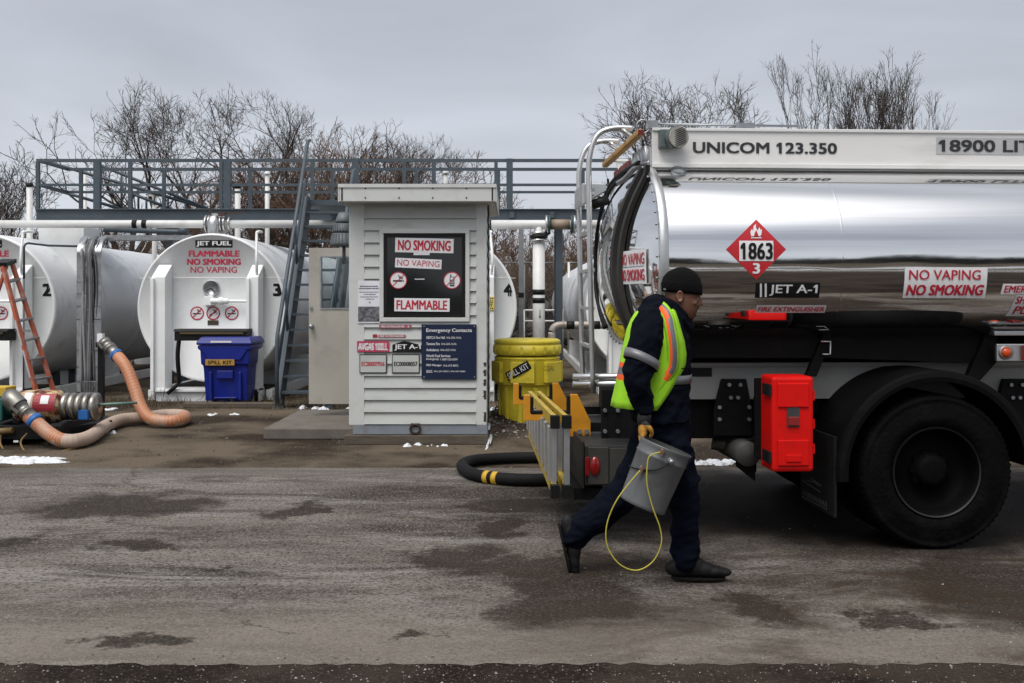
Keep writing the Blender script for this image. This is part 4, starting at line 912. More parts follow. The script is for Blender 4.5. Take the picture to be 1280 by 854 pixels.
def rust_mat():
    m = bpy.data.materials.new('rusty_cream'); m.use_nodes = True; n = m.node_tree.nodes; l = m.node_tree.links; b = n['Principled BSDF']; b.inputs['Roughness'].default_value = .6
    t = n.new('ShaderNodeTexCoord'); x = n.new('ShaderNodeTexNoise'); x.inputs['Scale'].default_value = 9; x.inputs['Detail'].default_value = 8; x.inputs['Roughness'].default_value = .62; l.new(t.outputs['Object'], x.inputs['Vector'])
    r = n.new('ShaderNodeValToRGB'); e = r.color_ramp.elements; e[0].position = .44; e[0].color = (.44, .36, .24, 1); e[1].position = .62; e[1].color = (.045, .014, .007, 1); k = e.new(.50); k.color = (.34, .19, .06, 1); k = e.new(.55); k.color = (.15, .035, .012, 1)
    l.new(x.outputs[0], r.inputs[0]); l.new(r.outputs[0], b.inputs['Base Color']); return m
pd = 11.7
pm = root('fuel_pump', (X(55, pd), pd, 0), 'rusty red and white fuel pump on a low black skid at the left edge', 'pump')
M_rust = rust_mat(); M_dull = mat('dull_steel', (.25, .24, .215), .40, .8, .35, 9, dirt=((.05, .04, .03), .7, 9)); M_predr = mat('worn_red', (.30, .022, .035), .5, 0, .4, 4, dirt=((.17, .075, .025), 1.0, 4.5))
mb = MB()
a = P(20, 508, pd); b = P(79, 508, pd); ax_ = b - a; L_ = ax_.length
MT = Matrix.Translation(a) @ ax_.normalized().to_track_quat('Z', 'X').to_matrix().to_4x4()
mb.lathe([(.001, -.03), (.09, -.02), (.15, .02), (.178, .07), (.183, .16), (.183, L_ * .62)], MT, 32, 0); mb.lathe([(.183, L_ * .56), (.186, L_ * .57), (.186, L_ * .9), (.16, L_), (.001, L_ + .01)], MT, 32, 0)
mb.lathe([(.192, L_ * .46), (.192, L_ * .5)], MT, 32, 0); mb.build('casing', [M_rust, M_predr], pm)
mb = MB()
fnp = lambda a_, b_, o: Vector((X(a_, pd), pd - (.187 + o) * math.cos((Z(b_, pd) - a.z) / .187), a.z + (.187 + o) * math.sin((Z(b_, pd) - a.z) / .187)))
def pp(mb_, x0, x1, y0, y1, m_=0, off=.004):
    v = []; 
    for j in range(7):
        for x in (x0, x1): v.append(fnp(x, y0 + (y1 - y0) * j / 6, off))
    mb_.add(v, [(2 * j, 2 * j + 2, 2 * j + 3, 2 * j + 1) for j in range(6)], m_)
pp(mb, 38, 47, 487, 508, 0); pp(mb, 59, 69, 492, 503, 0, .006)
mb.build('label', [M_wtext], pm)
mb = MB(); mb.tube(spline([a + Vector((.0, -.02, .02)), P(16, 502, 11.35), P(14, 498, 11.25), P(16, 500, 11.2), P(24, 508, 11.18)], 5), .10, 16); mb.build('elbow', M_dull, pm)
mb = MB(); pp(mb, 50, 77, 489, 512, 0, .003); mb.build('red_label', M_predr, pm)
mb = MB(); a2 = P(80, 508, pd); x = a2.x
for k in range(5):
    mb.lathe([(.02, x + .08 * k), (.14, x + .08 * k), (.155, x + .02 + .08 * k), (.155, x + .055 + .08 * k), (.13, x + .07 + .08 * k), (.02, x + .075 + .08 * k)], Matrix.Translation((0, a2.y, a2.z)) @ Matrix.Rotation(R(90), 4, 'Y'), 20)
mb.build('clamp', mat('worn_chrome', (.36, .34, .31), .3, .9, .25, 9, dirt=((.07, .05, .035), .8, 7)), pm)
mb = MB(); mb.box(x + .24, x + .34, pd - .19, pd - .1, Z(522, pd), Z(511, pd)); mb.build('valve_tag', M_blueband, pm)
mb = MB(); mb.cyl((x + .4, pd, a2.z + .02), (x + .75, pd + .2, a2.z + .02), .014, n=8); mb.build('drain_rod', mat('pale_green_rod', (.12, .22, .18), .5), pm)
mb = MB(); mb.box(X(-60, pd), X(8, pd), pd - .1, pd + .35, .22, a.z + .1, 0); mb.cyl((X(-30, pd), pd + .1, a.z), (X(18, pd), pd + .1, a.z), .13, n=18); mb.build('motor', mat('teal_motor', (.015, .10, .085), .5), pm, bevel=.02)
mb = MB(); mb.box(X(-10, pd), X(10, pd), pd - .05, pd + .2, a.z + .11, a.z + .22); mb.build('terminal_box', mat('yellow_box', (.5, .33, .03), .5), pm, bevel=.01)
mb = MB()
sk0, sk1 = X(-70, 11.5), X(104, 12.2)
mb.box(sk0, X(88, 11.5), 11.25, 11.33, .07, .22); mb.box(sk0, sk1, 12.55, 12.63, .07, .24); mb.box(sk0, X(84, 12), 11.33, 12.55, .14, .17)
for px in (5, 40, 80): q = X(px, 11.6); mb.box(q, q + .07, 11.33, 12.55, .05, .22)
mb.add([(X(80, 11.6), 11.3, .03), (X(150, 12.6), 12.35, .03), (X(140, 12.9), 12.8, .03), (X(84, 12.5), 12.6, .03), (X(80, 11.6), 11.3, .17), (X(150, 12.6), 12.35, .15), (X(140, 12.9), 12.8, .15), (X(84, 12.5), 12.6, .17)], [(4, 5, 6, 7), (0, 1, 5, 4), (1, 2, 6, 5), (2, 3, 7, 6), (3, 0, 4, 7)])
for px in (25, 65): q = X(px, pd); mb.box(q - .04, q + .04, pd - .1, pd + .1, .2, a.z - .12)
for px in (0, 70): mb.box(X(px, 11.5), X(px, 11.5) + .1, 11.3, 12.5, 0, .08)
mb.build('skid', M_black, pm, bevel=.006)
mb = MB(); mb.cyl(P(-20, 541, 11.2), P(16, 538, 11.2), .035, n=10); mb.tube(spline([P(2, 540, 11.2), P(1, 556, 11.15), P(14, 569, 10.9), P(40, 571, 10.75), P(70, 566, 10.85), P(95, 560, 11.0)], 6), .012, 6); mb.tube(spline([P(34, 542, 11.2), P(26, 552, 11.1), P(30, 563, 10.95), P(38, 566, 10.9)], 6), .011, 6); mb.build('wire', mat('ochre_wire', (.16, .10, .03), .6), pm)
mb = MB(); mb.box(X(17, 11.2), X(23, 11.2), 11.2 - .004, 11.2, Z(553, 11.2), Z(550.5, 11.2)); mb.build('sticker', M_wtext, pm)

M_fibre = mat('orange_fibreglass', (.44, .095, .04), .6, 0, .15, 4, dirt=((.48, .40, .36), .7, 7)); M_tread = mat('ladder_tread', (.20, .195, .19), .5, .5, .15)
ld = root('step_ladder', (X(40, 13.3), 13.3, 0), 'worn orange fibreglass stepladder standing in front of tank 2', 'step ladder')
lt, lb_ = P(4, 333, 13.0), P(56, 531, 13.0); rt, rb = P(15, 329, 13.45), P(80, 528, 13.45)
for a, b in ((lt, lb_), (rt, rb)):
    mb = MB(); mb.beam(a, b, .03, .085, up=(0, 1, 0)); mb.build('rail', M_fibre, ld)
for a, b in ((lt, P(-75, 531, 13.0)), (rt, P(-55, 528, 13.45))):
    mb = MB(); mb.beam(a + Vector((-.06, 0, 0)), b, .03, .05, up=(0, 1, 0)); mb.build('rear_leg', M_fibre, ld)
for k in range(8):
    q = .10 + k * .123; mb = MB(); a = lt.lerp(lb_, q); b = rt.lerp(rb, q); mb.beam(a, b, .085, .022); mb.build('tread', M_tread, ld)
mb = MB(); mb.beam(lt + Vector((-.04, -.02, .02)), rt + Vector((-.04, .02, .03)), .17, .05); mb.build('top_cap', M_black, ld)
mb = MB()
for q0, q1 in ((.34, .5), (.53, .7)): mb.beam(lt.lerp(lb_, q0) + Vector((0, -.0455, 0)), lt.lerp(lb_, q1) + Vector((0, -.0455, 0)), .004, .06, up=(0, 1, 0))
mb.build('sticker', M_wtext, ld)

# ---------------------------------------------------------------- yellow spill drum
dd = 12.35; M_yd = mat('yellow_drum', (.60, .48, .03), .45, 0, .07, 3, dirt=((.22, .17, .03), .55, 5))
dcx = X(659, dd); dk = F / dd
dr = root('spill_drum', (dcx, dd, 0), 'big yellow plastic spill kit drum with screw lid behind the ladder rack', 'drum')
def ry(py): return Z(py, dd)
MD = Matrix.Translation((dcx, dd, 0))
mb = MB(); mb.lathe([(.001, .0), (.30, .0), (.315, .03), (.33, .35), (.345, ry(480)), (.375, ry(479)), (.385, ry(448)), (.395, ry(447)), (.37, ry(444.5)), (.30, ry(444))], MD, 40); 
for k in range(12):
    a = 2 * math.pi * (k + .5) / 12; mb.beam((dcx + .335 * math.cos(a), dd + .335 * math.sin(a), .1), (dcx + .345 * math.cos(a), dd + .345 * math.sin(a), ry(482)), .05, .02, up=(math.cos(a), math.sin(a), 0))
for k in range(6):
    a = 2 * math.pi * (k + .35) / 6; c = Vector((dcx + .372 * math.cos(a), dd + .372 * math.sin(a), (ry(450) + ry(477)) / 2)); Mx = Matrix.Translation(c) @ Matrix.Rotation(a, 4, 'Z'); mb.box(-.02, .03, -.14, .14, -.12, .12, 0, Mx)
body = mb.build('body', M_yd, dr, bevel=.008)
mb = MB(); mb.lathe([(.385, ry(443)), (.40, ry(441)), (.402, ry(431)), (.385, ry(430.5)), (.385, ry(429.5)), (.395, ry(428.5)), (.392, ry(425)), (.36, ry(423.5)), (.001, ry(422.5))], MD, 48)
for k in range(18):
    a = 2 * math.pi * k / 18; mb.beam((dcx + .40 * math.cos(a), dd + .40 * math.sin(a), ry(441)), (dcx + .40 * math.cos(a), dd + .40 * math.sin(a), ry(432)), .03, .012, up=(math.cos(a), math.sin(a), 0))
mb.build('lid', M_yd, dr)
def cylmap(cx, cy, r): return lambda a, b, o: Vector((cx + (r + o) * math.sin(a), cy - (r + o) * math.cos(a), b))
cm = cylmap(dcx, dd, .405)
mb = MB(); v = text2d('SPILL KIT', .03)
def rp_(ca, cz, wa, hz2, rot, pts):
    c, s_ = math.cos(rot), math.sin(rot); out = []
    for x, z in pts:
        X_ = x * wa; Z_ = z * hz2; out.append((ca + (X_ * c - Z_ * s_) / .405, cz + X_ * s_ + Z_ * c))
    return out
ca, cz, rot = -.28, ry(461), .52
g_ = [(x / 8 - .5, z / 2 - .5) for z in range(3) for x in range(9)]
mb.add([cm(a, b, .012) for a, b in rp_(ca, cz, .31, .105, rot, g_)], [(j * 9 + i, j * 9 + i + 1, (j + 1) * 9 + i + 1, (j + 1) * 9 + i) for j in range(2) for i in range(8)], 0)
mb.add([cm(a, b, .020) for a, b in rp_(ca, cz, .27, .066, rot, [(x - .5, z - .5) for x, z in v[0]])], v[1], 1)
mb.build('sticker', [M_black, M_wtext], body)
mb = MB(); v = text2d('COAL', .0); mb.add([cm(a, b, .03) for a, b in rp_(.62, ry(458), .15, .06, .0, [(x - .5, z - .5) for x, z in v[0]])], v[1], 0)
mb.build('lettering', [mat('marker_ink', (.06, .05, .01), .6)], body)

# ---------------------------------------------------------------- black hose with yellow bands lying on the road
hr = .054
raw = [G(745, 606), G(700, 607.5), G(650, 608), G(612, 605), G(590, 600), G(579, 593), G(580, 587), G(596, 582.5), G(630, 580), G(670, 579), G(720, 578.5)]
q = spline([Vector((p_.x, p_.y - .02, hr + .005)) for p_ in raw], 8)
bh = root('delivery_hose', (q[30].x, q[30].y, 0), 'thick black hose with two yellow bands looped on the road behind the tanker', 'hose')
mb = MB(); mb.tube(q, hr, 16); mb.build('hose', M_rub, bh)
for i0 in (22, 24.6):
    i = int(i0); a = q[i].lerp(q[i + 1], i0 - i); t_ = (q[i + 1] - q[i]).normalized(); mb = MB(); mb.cyl(a - t_ * .025, a + t_ * .025, hr + .003, n=16); mb.build('band', M_yel, bh)
# ---------------------------------------------------------------- tanker truck
TH = R(3.0); TO = Vector((.943, 6.45, 0)); cT, sT = math.cos(TH), math.sin(TH)
trk = root('tanker_truck', TO, 'polished aluminium fuel tanker truck with white top panel and red placard', 'tanker truck', TH)
def tpx(px, py, v):
    k = (px - CX) / F; m = (HZ - py) / F; t_ = (v - TO.x * sT + TO.y * cT) / (cT - k * sT)
    return ((k * t_ - TO.x) * cT + (t_ - TO.y) * sT, EYE + m * t_)
VC, ZC, TA, TB, TN = 1.22, 1.85, 1.22, .70, 2.4; TL = 5.3
TNL, TBL = 2.9, .60
def vshell(z):
    n_, b_ = (TN, TB) if z > ZC else (TNL, TBL)
    return VC - TA * max(0, 1 - min(1, abs((z - ZC) / b_)) ** n_) ** (1 / n_)
def shell(u, z, o): return Vector((u, vshell(z) - o, z))
def spx(px, py):
    v = .05
    for _ in range(6): u, z = tpx(px, py, v); v = vshell(z)
    return u, z
def sec(u, k=1.0, n=112):
    out = []
    for i in range(n):
        a = 2 * math.pi * i / n; c, s_ = math.cos(a), math.sin(a)
        n__, b_ = (TN, TB) if s_ >= 0 else (TNL, TBL); out.append(Vector((u, VC + k * TA * math.copysign(abs(c) ** (2 / n__), c), ZC + k * b_ * math.copysign(abs(s_) ** (2 / n__), s_))))
    return out
def hu(v, z):
    n_, b_ = (TN, TB) if z > ZC else (TNL, TBL); rho = (abs((v - VC) / TA) ** n_ + abs((z - ZC) / b_) ** n_) ** (1 / n_); return -.20 * (1 - min(1, rho) ** 2) - .02
def polished(name, col, rough, wob):
    m = mat(name, col, rough, 1.0, .05, 2.0, streak=(.4, 1, 6)); n = m.node_tree.nodes; l = m.node_tree.links
    tcn = [x for x in n if x.type == 'TEX_COORD'][0]; mpn = n.new('ShaderNodeMapping'); mpn.inputs['Scale'].default_value = wob; l.new(tcn.outputs['Object'], mpn.inputs[0])
    nb = n.new('ShaderNodeTexNoise'); nb.inputs['Scale'].default_value = 1.2; nb.inputs['Detail'].default_value = 3; l.new(mpn.outputs[0], nb.inputs['Vector'])
    bp = n.new('ShaderNodeBump'); bp.inputs['Strength'].default_value = .06; bp.inputs['Distance'].default_value = .05; l.new(nb.outputs[0], bp.inputs['Height']); l.new(bp.outputs[0], n['Principled BSDF'].inputs['Normal']); return m
M_pol = polished('polished_aluminium', (.78, .78, .785), .05, (.5, 1.5, 2.5)); M_polh = polished('polished_head', (.74, .74, .75), .045, (.8, .8, .8))
mb = MB(); mb.rings([sec(0), sec(1.75), sec(1.76), sec(3.5), sec(TL)], cap=False); mb.build('tank', M_pol, trk, local=True)
mb = MB(); n_ = 112; rr = [sec(0, k) for k in (1, .97, .92, .84, .74, .62, .48, .32, .16, .04)]
for r_ in rr:
    for p_ in r_: p_.x = hu(p_.y, p_.z)
mb.rings(rr, cap=True); head = mb.build('tank_end', M_polh, trk, local=True)
mb = MB(); rr = [sec(TL, k) for k in (1, .97, .9, .7, .4, .1)]
for r_ in rr:
    for p_ in r_: p_.x = TL + .2 + hu(p_.y, p_.z) * -1 - .2
mb.rings(rr, cap=True); mb.build('tank_end', M_polh, trk, local=True)
mb = MB()
for us in (1.13, 3.3): mb.rings([sec(us - .006, 1.0002), sec(us - .003, 1.0005), sec(us + .003, 1.0005), sec(us + .006, 1.0002)], cap=False)
mb.split('weld_seam', M_pol, trk, local=True)
mb = MB()   # rim flange
def ringk(u, k): return sec(u, k)
mb.rings([ringk(-.025, .985), ringk(-.035, 1.008), ringk(-.025, 1.022), ringk(.02, 1.022), ringk(.03, 1.006)], cap=False); mb.build('rim', M_alu, trk, local=True)
mb = MB()
for i in range(0, 112, 2):
    p_ = sec(-.04, 1.008)[i]; mb.cyl(p_, p_ + Vector((-.012, 0, 0)), .008, n=6)
mb.split('rim_bolt', M_steel, trk, local=True)
# straps on the tank end, following its dish
M_strap = mat('dark_strap', (.022, .020, .018), .65, 0, .2, 8)
for v0, v1_, wd in ((.53, .74, .058), (.35, .585, .05)):
    mb = MB(); q = []
    for i in range(23):
        z = 2.46 - 1.1 * i / 22; w2 = v0 + (v1_ - v0) * math.sin(min(1, i / 15) * 1.57)
        for sgn in (-1, 1):
            v = w2 + sgn * wd / 2; q += [Vector((hu(v, z) - .035, v, z)), Vector((hu(v, z) - .004, v, z))]
    f = []
    for i in range(22):
        o = i * 4; f += [(o, o + 2, o + 6, o + 4), (o + 1, o, o + 4, o + 5), (o + 2, o + 3, o + 7, o + 6)]
    mb.add(q, f, 0, False); mb.build('strap', M_strap, trk, local=True)
mb = MB(); q = [Vector((hu(v, z) - .05, v, z)) for v, z in [(.5, 2.5), (.9, 2.50), (1.3, 2.49), (1.7, 2.44), (2.05, 2.3), (2.25, 2.1), (2.33, 1.85), (2.25, 1.55), (2.0, 1.35)]]; mb.tube(spline(q, 5), .013, 8)
q2 = [Vector((hu(v, z) - .03, v, z)) for v, z in [(1.0, 2.5), (1.3, 2.46), (1.65, 2.38), (1.9, 2.2), (2.05, 1.95), (2.0, 1.6), (1.8, 1.36)]]; mb.tube(spline(q2, 5), .014, 8)
mb.build('cable', M_black, trk, local=True)
def hm(a, z, o):  # a grows to the right in the photo = towards the camera side
    v = -a; return Vector((hu(v, z) - .006 - o, v, z))
mb = MB(); patch(mb, hm, -.60, -.17, 1.685, 1.905, 0, .003, 8, 6); patch(mb, hm, -.575, -.2, 1.795, 1.8, 2, .0045, 4, 1)
txt(mb, hm, -.58, -.19, 1.81, 1.885, 'NO VAPING', 1, .007, .01); txt(mb, hm, -.58, -.19, 1.705, 1.78, 'NO SMOKING', 1, .007, .02); mb.build('sticker', [M_wtext, M_red, M_steel], head, local=True)

# top coaming
def trk_mat(nm): return mat('truck_white', (.70, .69, .67), .42, 0, .03, 2, dirt=((.42, .40, .36), .4, 2), streak=(.6, 1, 3))
M_tw = trk_mat('w')
VA, VB = .45, 1.99
u0, zt0 = tpx(815, 164, VA); _, zb0_ = tpx(815, 206, VA)
for v in (VA, VB):
    mb = MB(); mb.box(u0, TL - .1, v, v + .012, zb0_, zt0); mb.box(u0, TL - .1, v - .012, v + .05, zt0 + .002, zt0 + .022); mb.box(u0, TL - .1, v - .03, v - .002, zb0_ - .02, zb0_ + .008)
    mb.build('coaming', M_tw, trk, local=True, bevel=.003)
mb = MB(); mb.box(u0 + .02, TL - .12, VA + .014, VB - .002, zb0_ - .05, zb0_ + .03); mb.box(u0 - .01, u0 + .01, VA + .02, VB - .01, zb0_ - .04, zb0_ + .12); mb.build('top_deck', M_alu, trk, local=True)
cf = lambda a, b, o: Vector((a, VA - o, b))
def cpx(px, py): return tpx(px, py, VA)
mb = MB(); (a0, z1_), (a1, z0_) = cpx(866, 177.5), cpx(1046, 192.8); txt(mb, cf, a0, a1, z0_, z1_, 'UNICOM 123.350', 0, .004, .03); mb.build('lettering', mat('charcoal_letter', (.025, .025, .027), .5), trk, local=True); mb = MB()
(a0, z1_), (a1, z0_) = cpx(1170, 172), cpx(1340, 194.5); patch(mb, cf, a0, a1, z0_, z1_, 1, .002, 1, 1)
(a0, z1_), (a1, z0_) = cpx(1173, 174.8), cpx(1335, 191); txt(mb, cf, a0, a1, z0_, z1_, '18900 LITRES', 0, .005, .03)
mb.build('lettering', [mat('charcoal_letter', (.025, .025, .027), .5), mat('grey_sticker', (.42, .42, .42), .5)], trk, local=True)
mb = MB(); c_ = cpx(843, 175); cc = Vector((c_[0], VA, c_[1]))
mb.cyl(cc + Vector((-.03, -.0, 0)), cc + Vector((-.005, -.11, .0)), .06, .075, 18); mb.box(c_[0] - .11, c_[0] + .0, VA - .07, VA, c_[1] - .06, c_[1] + .06)
M_vg = mat('vent_green_grey', (.10, .13, .125), .5, .3, .15, 8)
vt = mb.build('vent_can', M_vg, trk, local=True, bevel=.006); 
mb = MB(); e_ = cc + Vector((.0, -.112, 0)); mb.cyl(e_, e_ + Vector((.004, -.02, 0)), .068, n=20); 
mb.build('grille', mat('grille_beige', (.36, .34, .30), .5, .3), vt, local=True)
mb = MB(); 
for i in range(-4, 5): mb.beam(e_ + Vector((.004 + -.045, -.024, i * .013 - .02)), e_ + Vector((.05, -.024, i * .013 + .02)), .004, .004)
mb.build('louvre', M_black, vt, local=True)
mb = MB(); a = spx(848, 216); mb.lathe([(.001, -.006), (.045, -.006), (.05, 0), (.05, .02)], Matrix.Translation((a[0], vshell(a[1]) - .002, a[1])) @ Matrix.Rotation(R(40), 4, 'X'), 18); mb.build('cap', M_steel, trk, local=True)
# rail wire on the top
mb = MB(); mb.tube([(u0 + .02, VA + .02, zt0 + .05), (1.0, VA + .02, zt0 + .045)], .008, 6); mb.box(u0 - .03, u0 + .04, VA - .01, VA + .05, zt0 + .02, zt0 + .07); x_ = cpx(920, 161)[0]; mb.box(x_, x_ + .13, VA + .0, VA + .05, zt0 + .024, zt0 + .06)
mb.tube([(1.0, VA + .6, zt0 + .06), (TL - .3, VA + .6, zt0 + .06)], .012, 6)
for k in range(2): 
    v = VA + .02 if k == 0 else VB; mb.tube([Vector((u0 - .06 + .045 * math.cos(q * .628), v - .02, zt0 + .03 + .045 * math.sin(q * .628))) for q in range(10)], .006, 6, closed=True)
mb.build('wire_rail', M_steel, trk, local=True)
M_ochre = mat('ochre_rail', (.42, .23, .05), .55, 0, .15, 6, dirt=((.2, .1, .03), .6, 8))
mb = MB(); mb.box(u0 - .105, u0 - .055, VA - .03, VB + .1, zt0 - .035, zt0 + .008); mb.build('rear_rail', M_ochre, trk, local=True, bevel=.01)
mb = MB(); mb.box(u0 - .10, u0 - .06, VA - .034, VA - .0302, zt0 - .03, zt0 + .003); mb.build('lamp', mat('dark_red_lens', (.12, .01, .01), .3), trk, local=True)
mb = MB()
for v in (1.05, 1.3, 1.55): mb.lathe([(.035, -.12), (.04, -.09), (.04, -.02), (.02, .0)], Matrix.Translation((u0 - .05, v, zt0 - .12)), 14, cap=True)
mb.split('red_valve', mat('valve_red', (.12, .010, .012), .5), trk, local=True)
rnd = random.Random(5); mb = MB()
for v in (.6, .72, .85, .95, 1.15, 1.45, 1.75): mb.cyl((u0 - .02 + rnd.uniform(-.03, .06), v, zb0_ - .04), (u0 - .02, v, zt0 - .08), rnd.uniform(.015, .035), n=8)
mb.tube(spline([(u0, .5, zb0_ + .02), (u0 - .08, .62, zb0_ + .0), (u0 - .12, .8, zb0_ - .05), (u0 - .14, 1.0, zb0_ - .06)], 5), .019, 8)
mb.split('pipework', M_steel, trk, local=True)
# ladder at the back
mb = MB()
def hoop(v, ul, zt_):
    return spline([(ul + .02, v, .93), (ul, v, 1.7), (ul - .01, v, zt_ - .42), (ul - .005, v, zt_ - .2), (ul + .05, v, zt_ - .05), (ul + .16, v, zt_), (ul + .30, v, zt_), (u0 - .13, v, zt_ - .01), (u0 - .07, v, zt_ - .06), (u0 - .07, v, zt0 - .01)], 5)
lad = None
for v in (.86, 1.46):
    mb = MB(); ul = tpx(738, 300, .86)[0]; mb.tube(hoop(v, ul, tpx(780, 160.5, .86)[1]), .0195, 12); o = mb.build('ladder_rail', M_alu, trk, local=True)
mb = MB()
for k in range(9):
    z = .98 + k * .27; z = min(z, 2.35); mb.beam((ul + .01, .86, z), (ul + .01, 1.46, z), .04, .022)
mb.split('ladder_rung', M_alu, trk, local=True)
mb = MB(); (ua, za), (ub, zb1) = tpx(731, 230, .95), tpx(757, 257, .95)
mb.prism([(ua - .02, za), (ub, za), (ub, za - .05), (ua - .02, za - .15)], .92, 1.42, lambda a, b, c: Vector((a, c, b))); mb.build('top_step', M_alu, trk, local=True, bevel=.004)
mb = MB(); mb.cyl((ub - .10, .95, za - .15), (ub + .02, .95, za - .11), .035, n=12); mb.build('camera_bracket', M_black, trk, local=True)
mb = MB()
for y in (471, 480): 
    (ua, za), (ub, _) = tpx(716, y, .9), tpx(792, y, .9); mb.cyl((ua, .9, za), (ub + .3, .9, za), .022, n=12)
mb.build('step_bar', M_alu, trk, local=True)

# stickers on the tank side
def shell_sign(name, px0, px1, py0, py1, items, mats, bgslot=0, shear=0, bgpts=None):
    mb = MB(); (a0, z1_), (a1, z0_) = spx(px0, py0), spx(px1, py1)
    if bgpts is None: patch(mb, shell, a0, a1, z0_, z1_, bgslot, .003, 3, 8, 0, shear)
    else:
        for pts in bgpts:
            q = [spx(a, b) for a, b in pts]; poly(mb, shell, q, bgslot, .003)
    for t_, x0, x1, y0, y1, sl_, bo, sh in items:
        (b0, w1), (b1, w0) = spx(x0, y0), spx(x1, y1); txt(mb, shell, b0, b1, w0, w1, t_, sl_, .007, bo, sh)
    return mb.build(name, mats, trk, local=True)
shell_sign('sticker', 1131, 1230.5, 334, 372.5, [('NO VAPING', 1136, 1225, 337.5, 350, 1, .01, 0), ('NO SMOKING', 1133, 1228, 356, 369.5, 1, .03, .15)], [M_wtext, M_red])
shell_sign('sticker', 946, 1030.5, 382, 391, [('FIRE EXTINGUISHER', 947.5, 1029, 383.7, 389.6, 1, .02, .15)], [M_wtext, M_red])
shell_sign('sticker', 945, 1023.5, 353.5, 372.5, [('JET A-1', 962, 1020.5, 356, 370, 1, .015, 0)], [M_black, M_wtext])
mb = MB()
for a, b in ((949.5, 952), (955.5, 958)):
    q = [spx(a, 371.5), spx(b, 371.5), spx(b, 354.5), spx(a, 354.5)]; poly(mb, shell, q, 0, .007)
mb.split('sticker_bar', [M_wtext], trk, local=True)
shell_sign('sticker', 1253, 1325, 355, 368, [('EMERGENCY', 1255, 1322, 357, 366, 1, .02, .15)], [M_wtext, M_red], shear=.15)
shell_sign('sticker', 1268, 1325, 369, 395, [('SHUT OFF', 1270, 1318, 370.5, 380, 1, .02, .15), ('PULL', 1268, 1300, 383, 393, 1, .02, .15)], [M_wtext, M_red], shear=.2)
# hazard placard
M_plr = mat('placard_red', (.46, .012, .018), .4, 0, .04)
mb = MB(); cx_, cy_, h_ = 945, 312, 36.5
def dia(h, sl_, off, n=8):
    q = []; 
    for j in range(n + 1):
        for i in range(n + 1):
            a = (i / n - .5) * 2; b = (j / n - .5) * 2; px = cx_ + (a - b) * h / 2; py = cy_ + (a + b) * h / 2; u, z = spx(px, py); q.append(shell(u, z, off))
    mb.add(q, [(j * (n + 1) + i, (j + 1) * (n + 1) + i, (j + 1) * (n + 1) + i + 1, j * (n + 1) + i + 1) for j in range(n) for i in range(n)], sl_)
dia(h_ + 1, 0, .004)
(a0, z1_), (a1, z0_) = spx(923.5, 301), spx(966.5, 326.5); patch(mb, shell, a0, a1, z0_, z1_, 1, .0065, 2, 6)
(a0, z1_), (a1, z0_) = spx(925, 303.5), spx(965.5, 324.5); txt(mb, shell, a0, a1, z0_, z1_, '1863', 2, .010, .02)
(a0, z1_), (a1, z0_) = spx(940.5, 329), spx(949.5, 342.5); txt(mb, shell, a0, a1, z0_, z1_, '3', 1, .008, .035)
fl = [(938.5, 295.5), (937.5, 290), (939.5, 286.5), (941, 289), (941.5, 283), (944.5, 280), (944.5, 285), (947, 288.5), (948.5, 284), (950.5, 288), (952, 286.5), (951.5, 292), (950, 295.5)]
q = [spx(a, b) for a, b in fl]; poly(mb, shell, q, 1, .0075)
poly(mb, shell, [spx(a, b) for a, b in ((942, 295.5), (943, 291), (945, 288), (946.5, 291.5), (948, 295.5))], 0, .0085)
poly(mb, shell, [spx(a, b) for a, b in ((938.5, 298), (951.5, 298), (951.5, 296.8), (938.5, 296.8))], 1, .0075)
mb.build('placard', [M_plr, M_wtext, M_black], trk, local=True)

# chassis: pale sub-frame panel, dark rails, brackets
M_cream = mat('subframe_grey_white', (.27, .27, .255), .5, 0, .06, 2, dirt=((.16, .15, .13), .5, 3))
vP = .55
(ua, za), (ub, zb1) = tpx(800, 456, vP), tpx(1290, 497, vP)
mb = MB(); mb.box(ua, TL + .3, vP, vP + .03, zb1, za); mb.box(ua, TL + .3, vP - .03, vP - .002, za - .012, za + .012); mb.build('subframe', M_cream, trk, local=True)
mb = MB(); mb.box(-.1, TL + 1.9, .62, .74, tpx(900, 548, .62)[1], zb1 - .004); mb.box(-.1, TL + 1.9, 1.7, 1.82, .62, .95)
for k in range(7): mb.box(.2 + k * .95, .32 + k * .95, .74, 1.7, .68, .9)
mb.box(.1, TL - .1, .75, 1.69, 1.0, 1.22); mb.box(-.12, .1, .3, 2.1, .64, .95)
mb.build('chassis_frame', M_dkmetal, trk, local=True)
mb = MB(); (a0, z1_), (a1, z0_) = tpx(752, 487, .28), tpx(800, 548, .28); mb.box(a0, a1, .28, .31, z0_, z1_); pnl = mb.build('rear_panel', M_dkmetal, trk, local=True)
mb = MB()
for px, py in ((756, 513), (756, 539), (772, 513), (772, 539)): u, z = tpx(px, py, .28); mb.cyl((u, .28, z), (u, .262, z), .013, n=8)
mb.split('bolt', M_steel, pnl, local=True)
def plate(pts, v, th, name, m_, par=trk, bevel=.004):
    mb = MB(); q = [tpx(a, b, v) for a, b in pts]; mb.prism(q, v, v + th, lambda a, b, c: Vector((a, c, b))); return mb.build(name, m_, par, local=True, bevel=bevel)
for x_ in (0, 352):
    pb = plate([(892 + x_, 545), (892 + x_, 515), (903 + x_, 474), (933 + x_, 474), (941 + x_, 515), (941 + x_, 545)], .50, .04, 'mount_plate', M_dkmetal)
    mb = MB()
    for px, py in ((911, 481), (925, 481), (899, 509), (913, 497), (922, 497), (936, 509), (899, 524), (936, 524)): u, z = tpx(px + x_, py, .50); mb.cyl((u, .50, z), (u, .482, z), .013, n=8)
    mb.split('bolt', M_steel, pb, local=True)
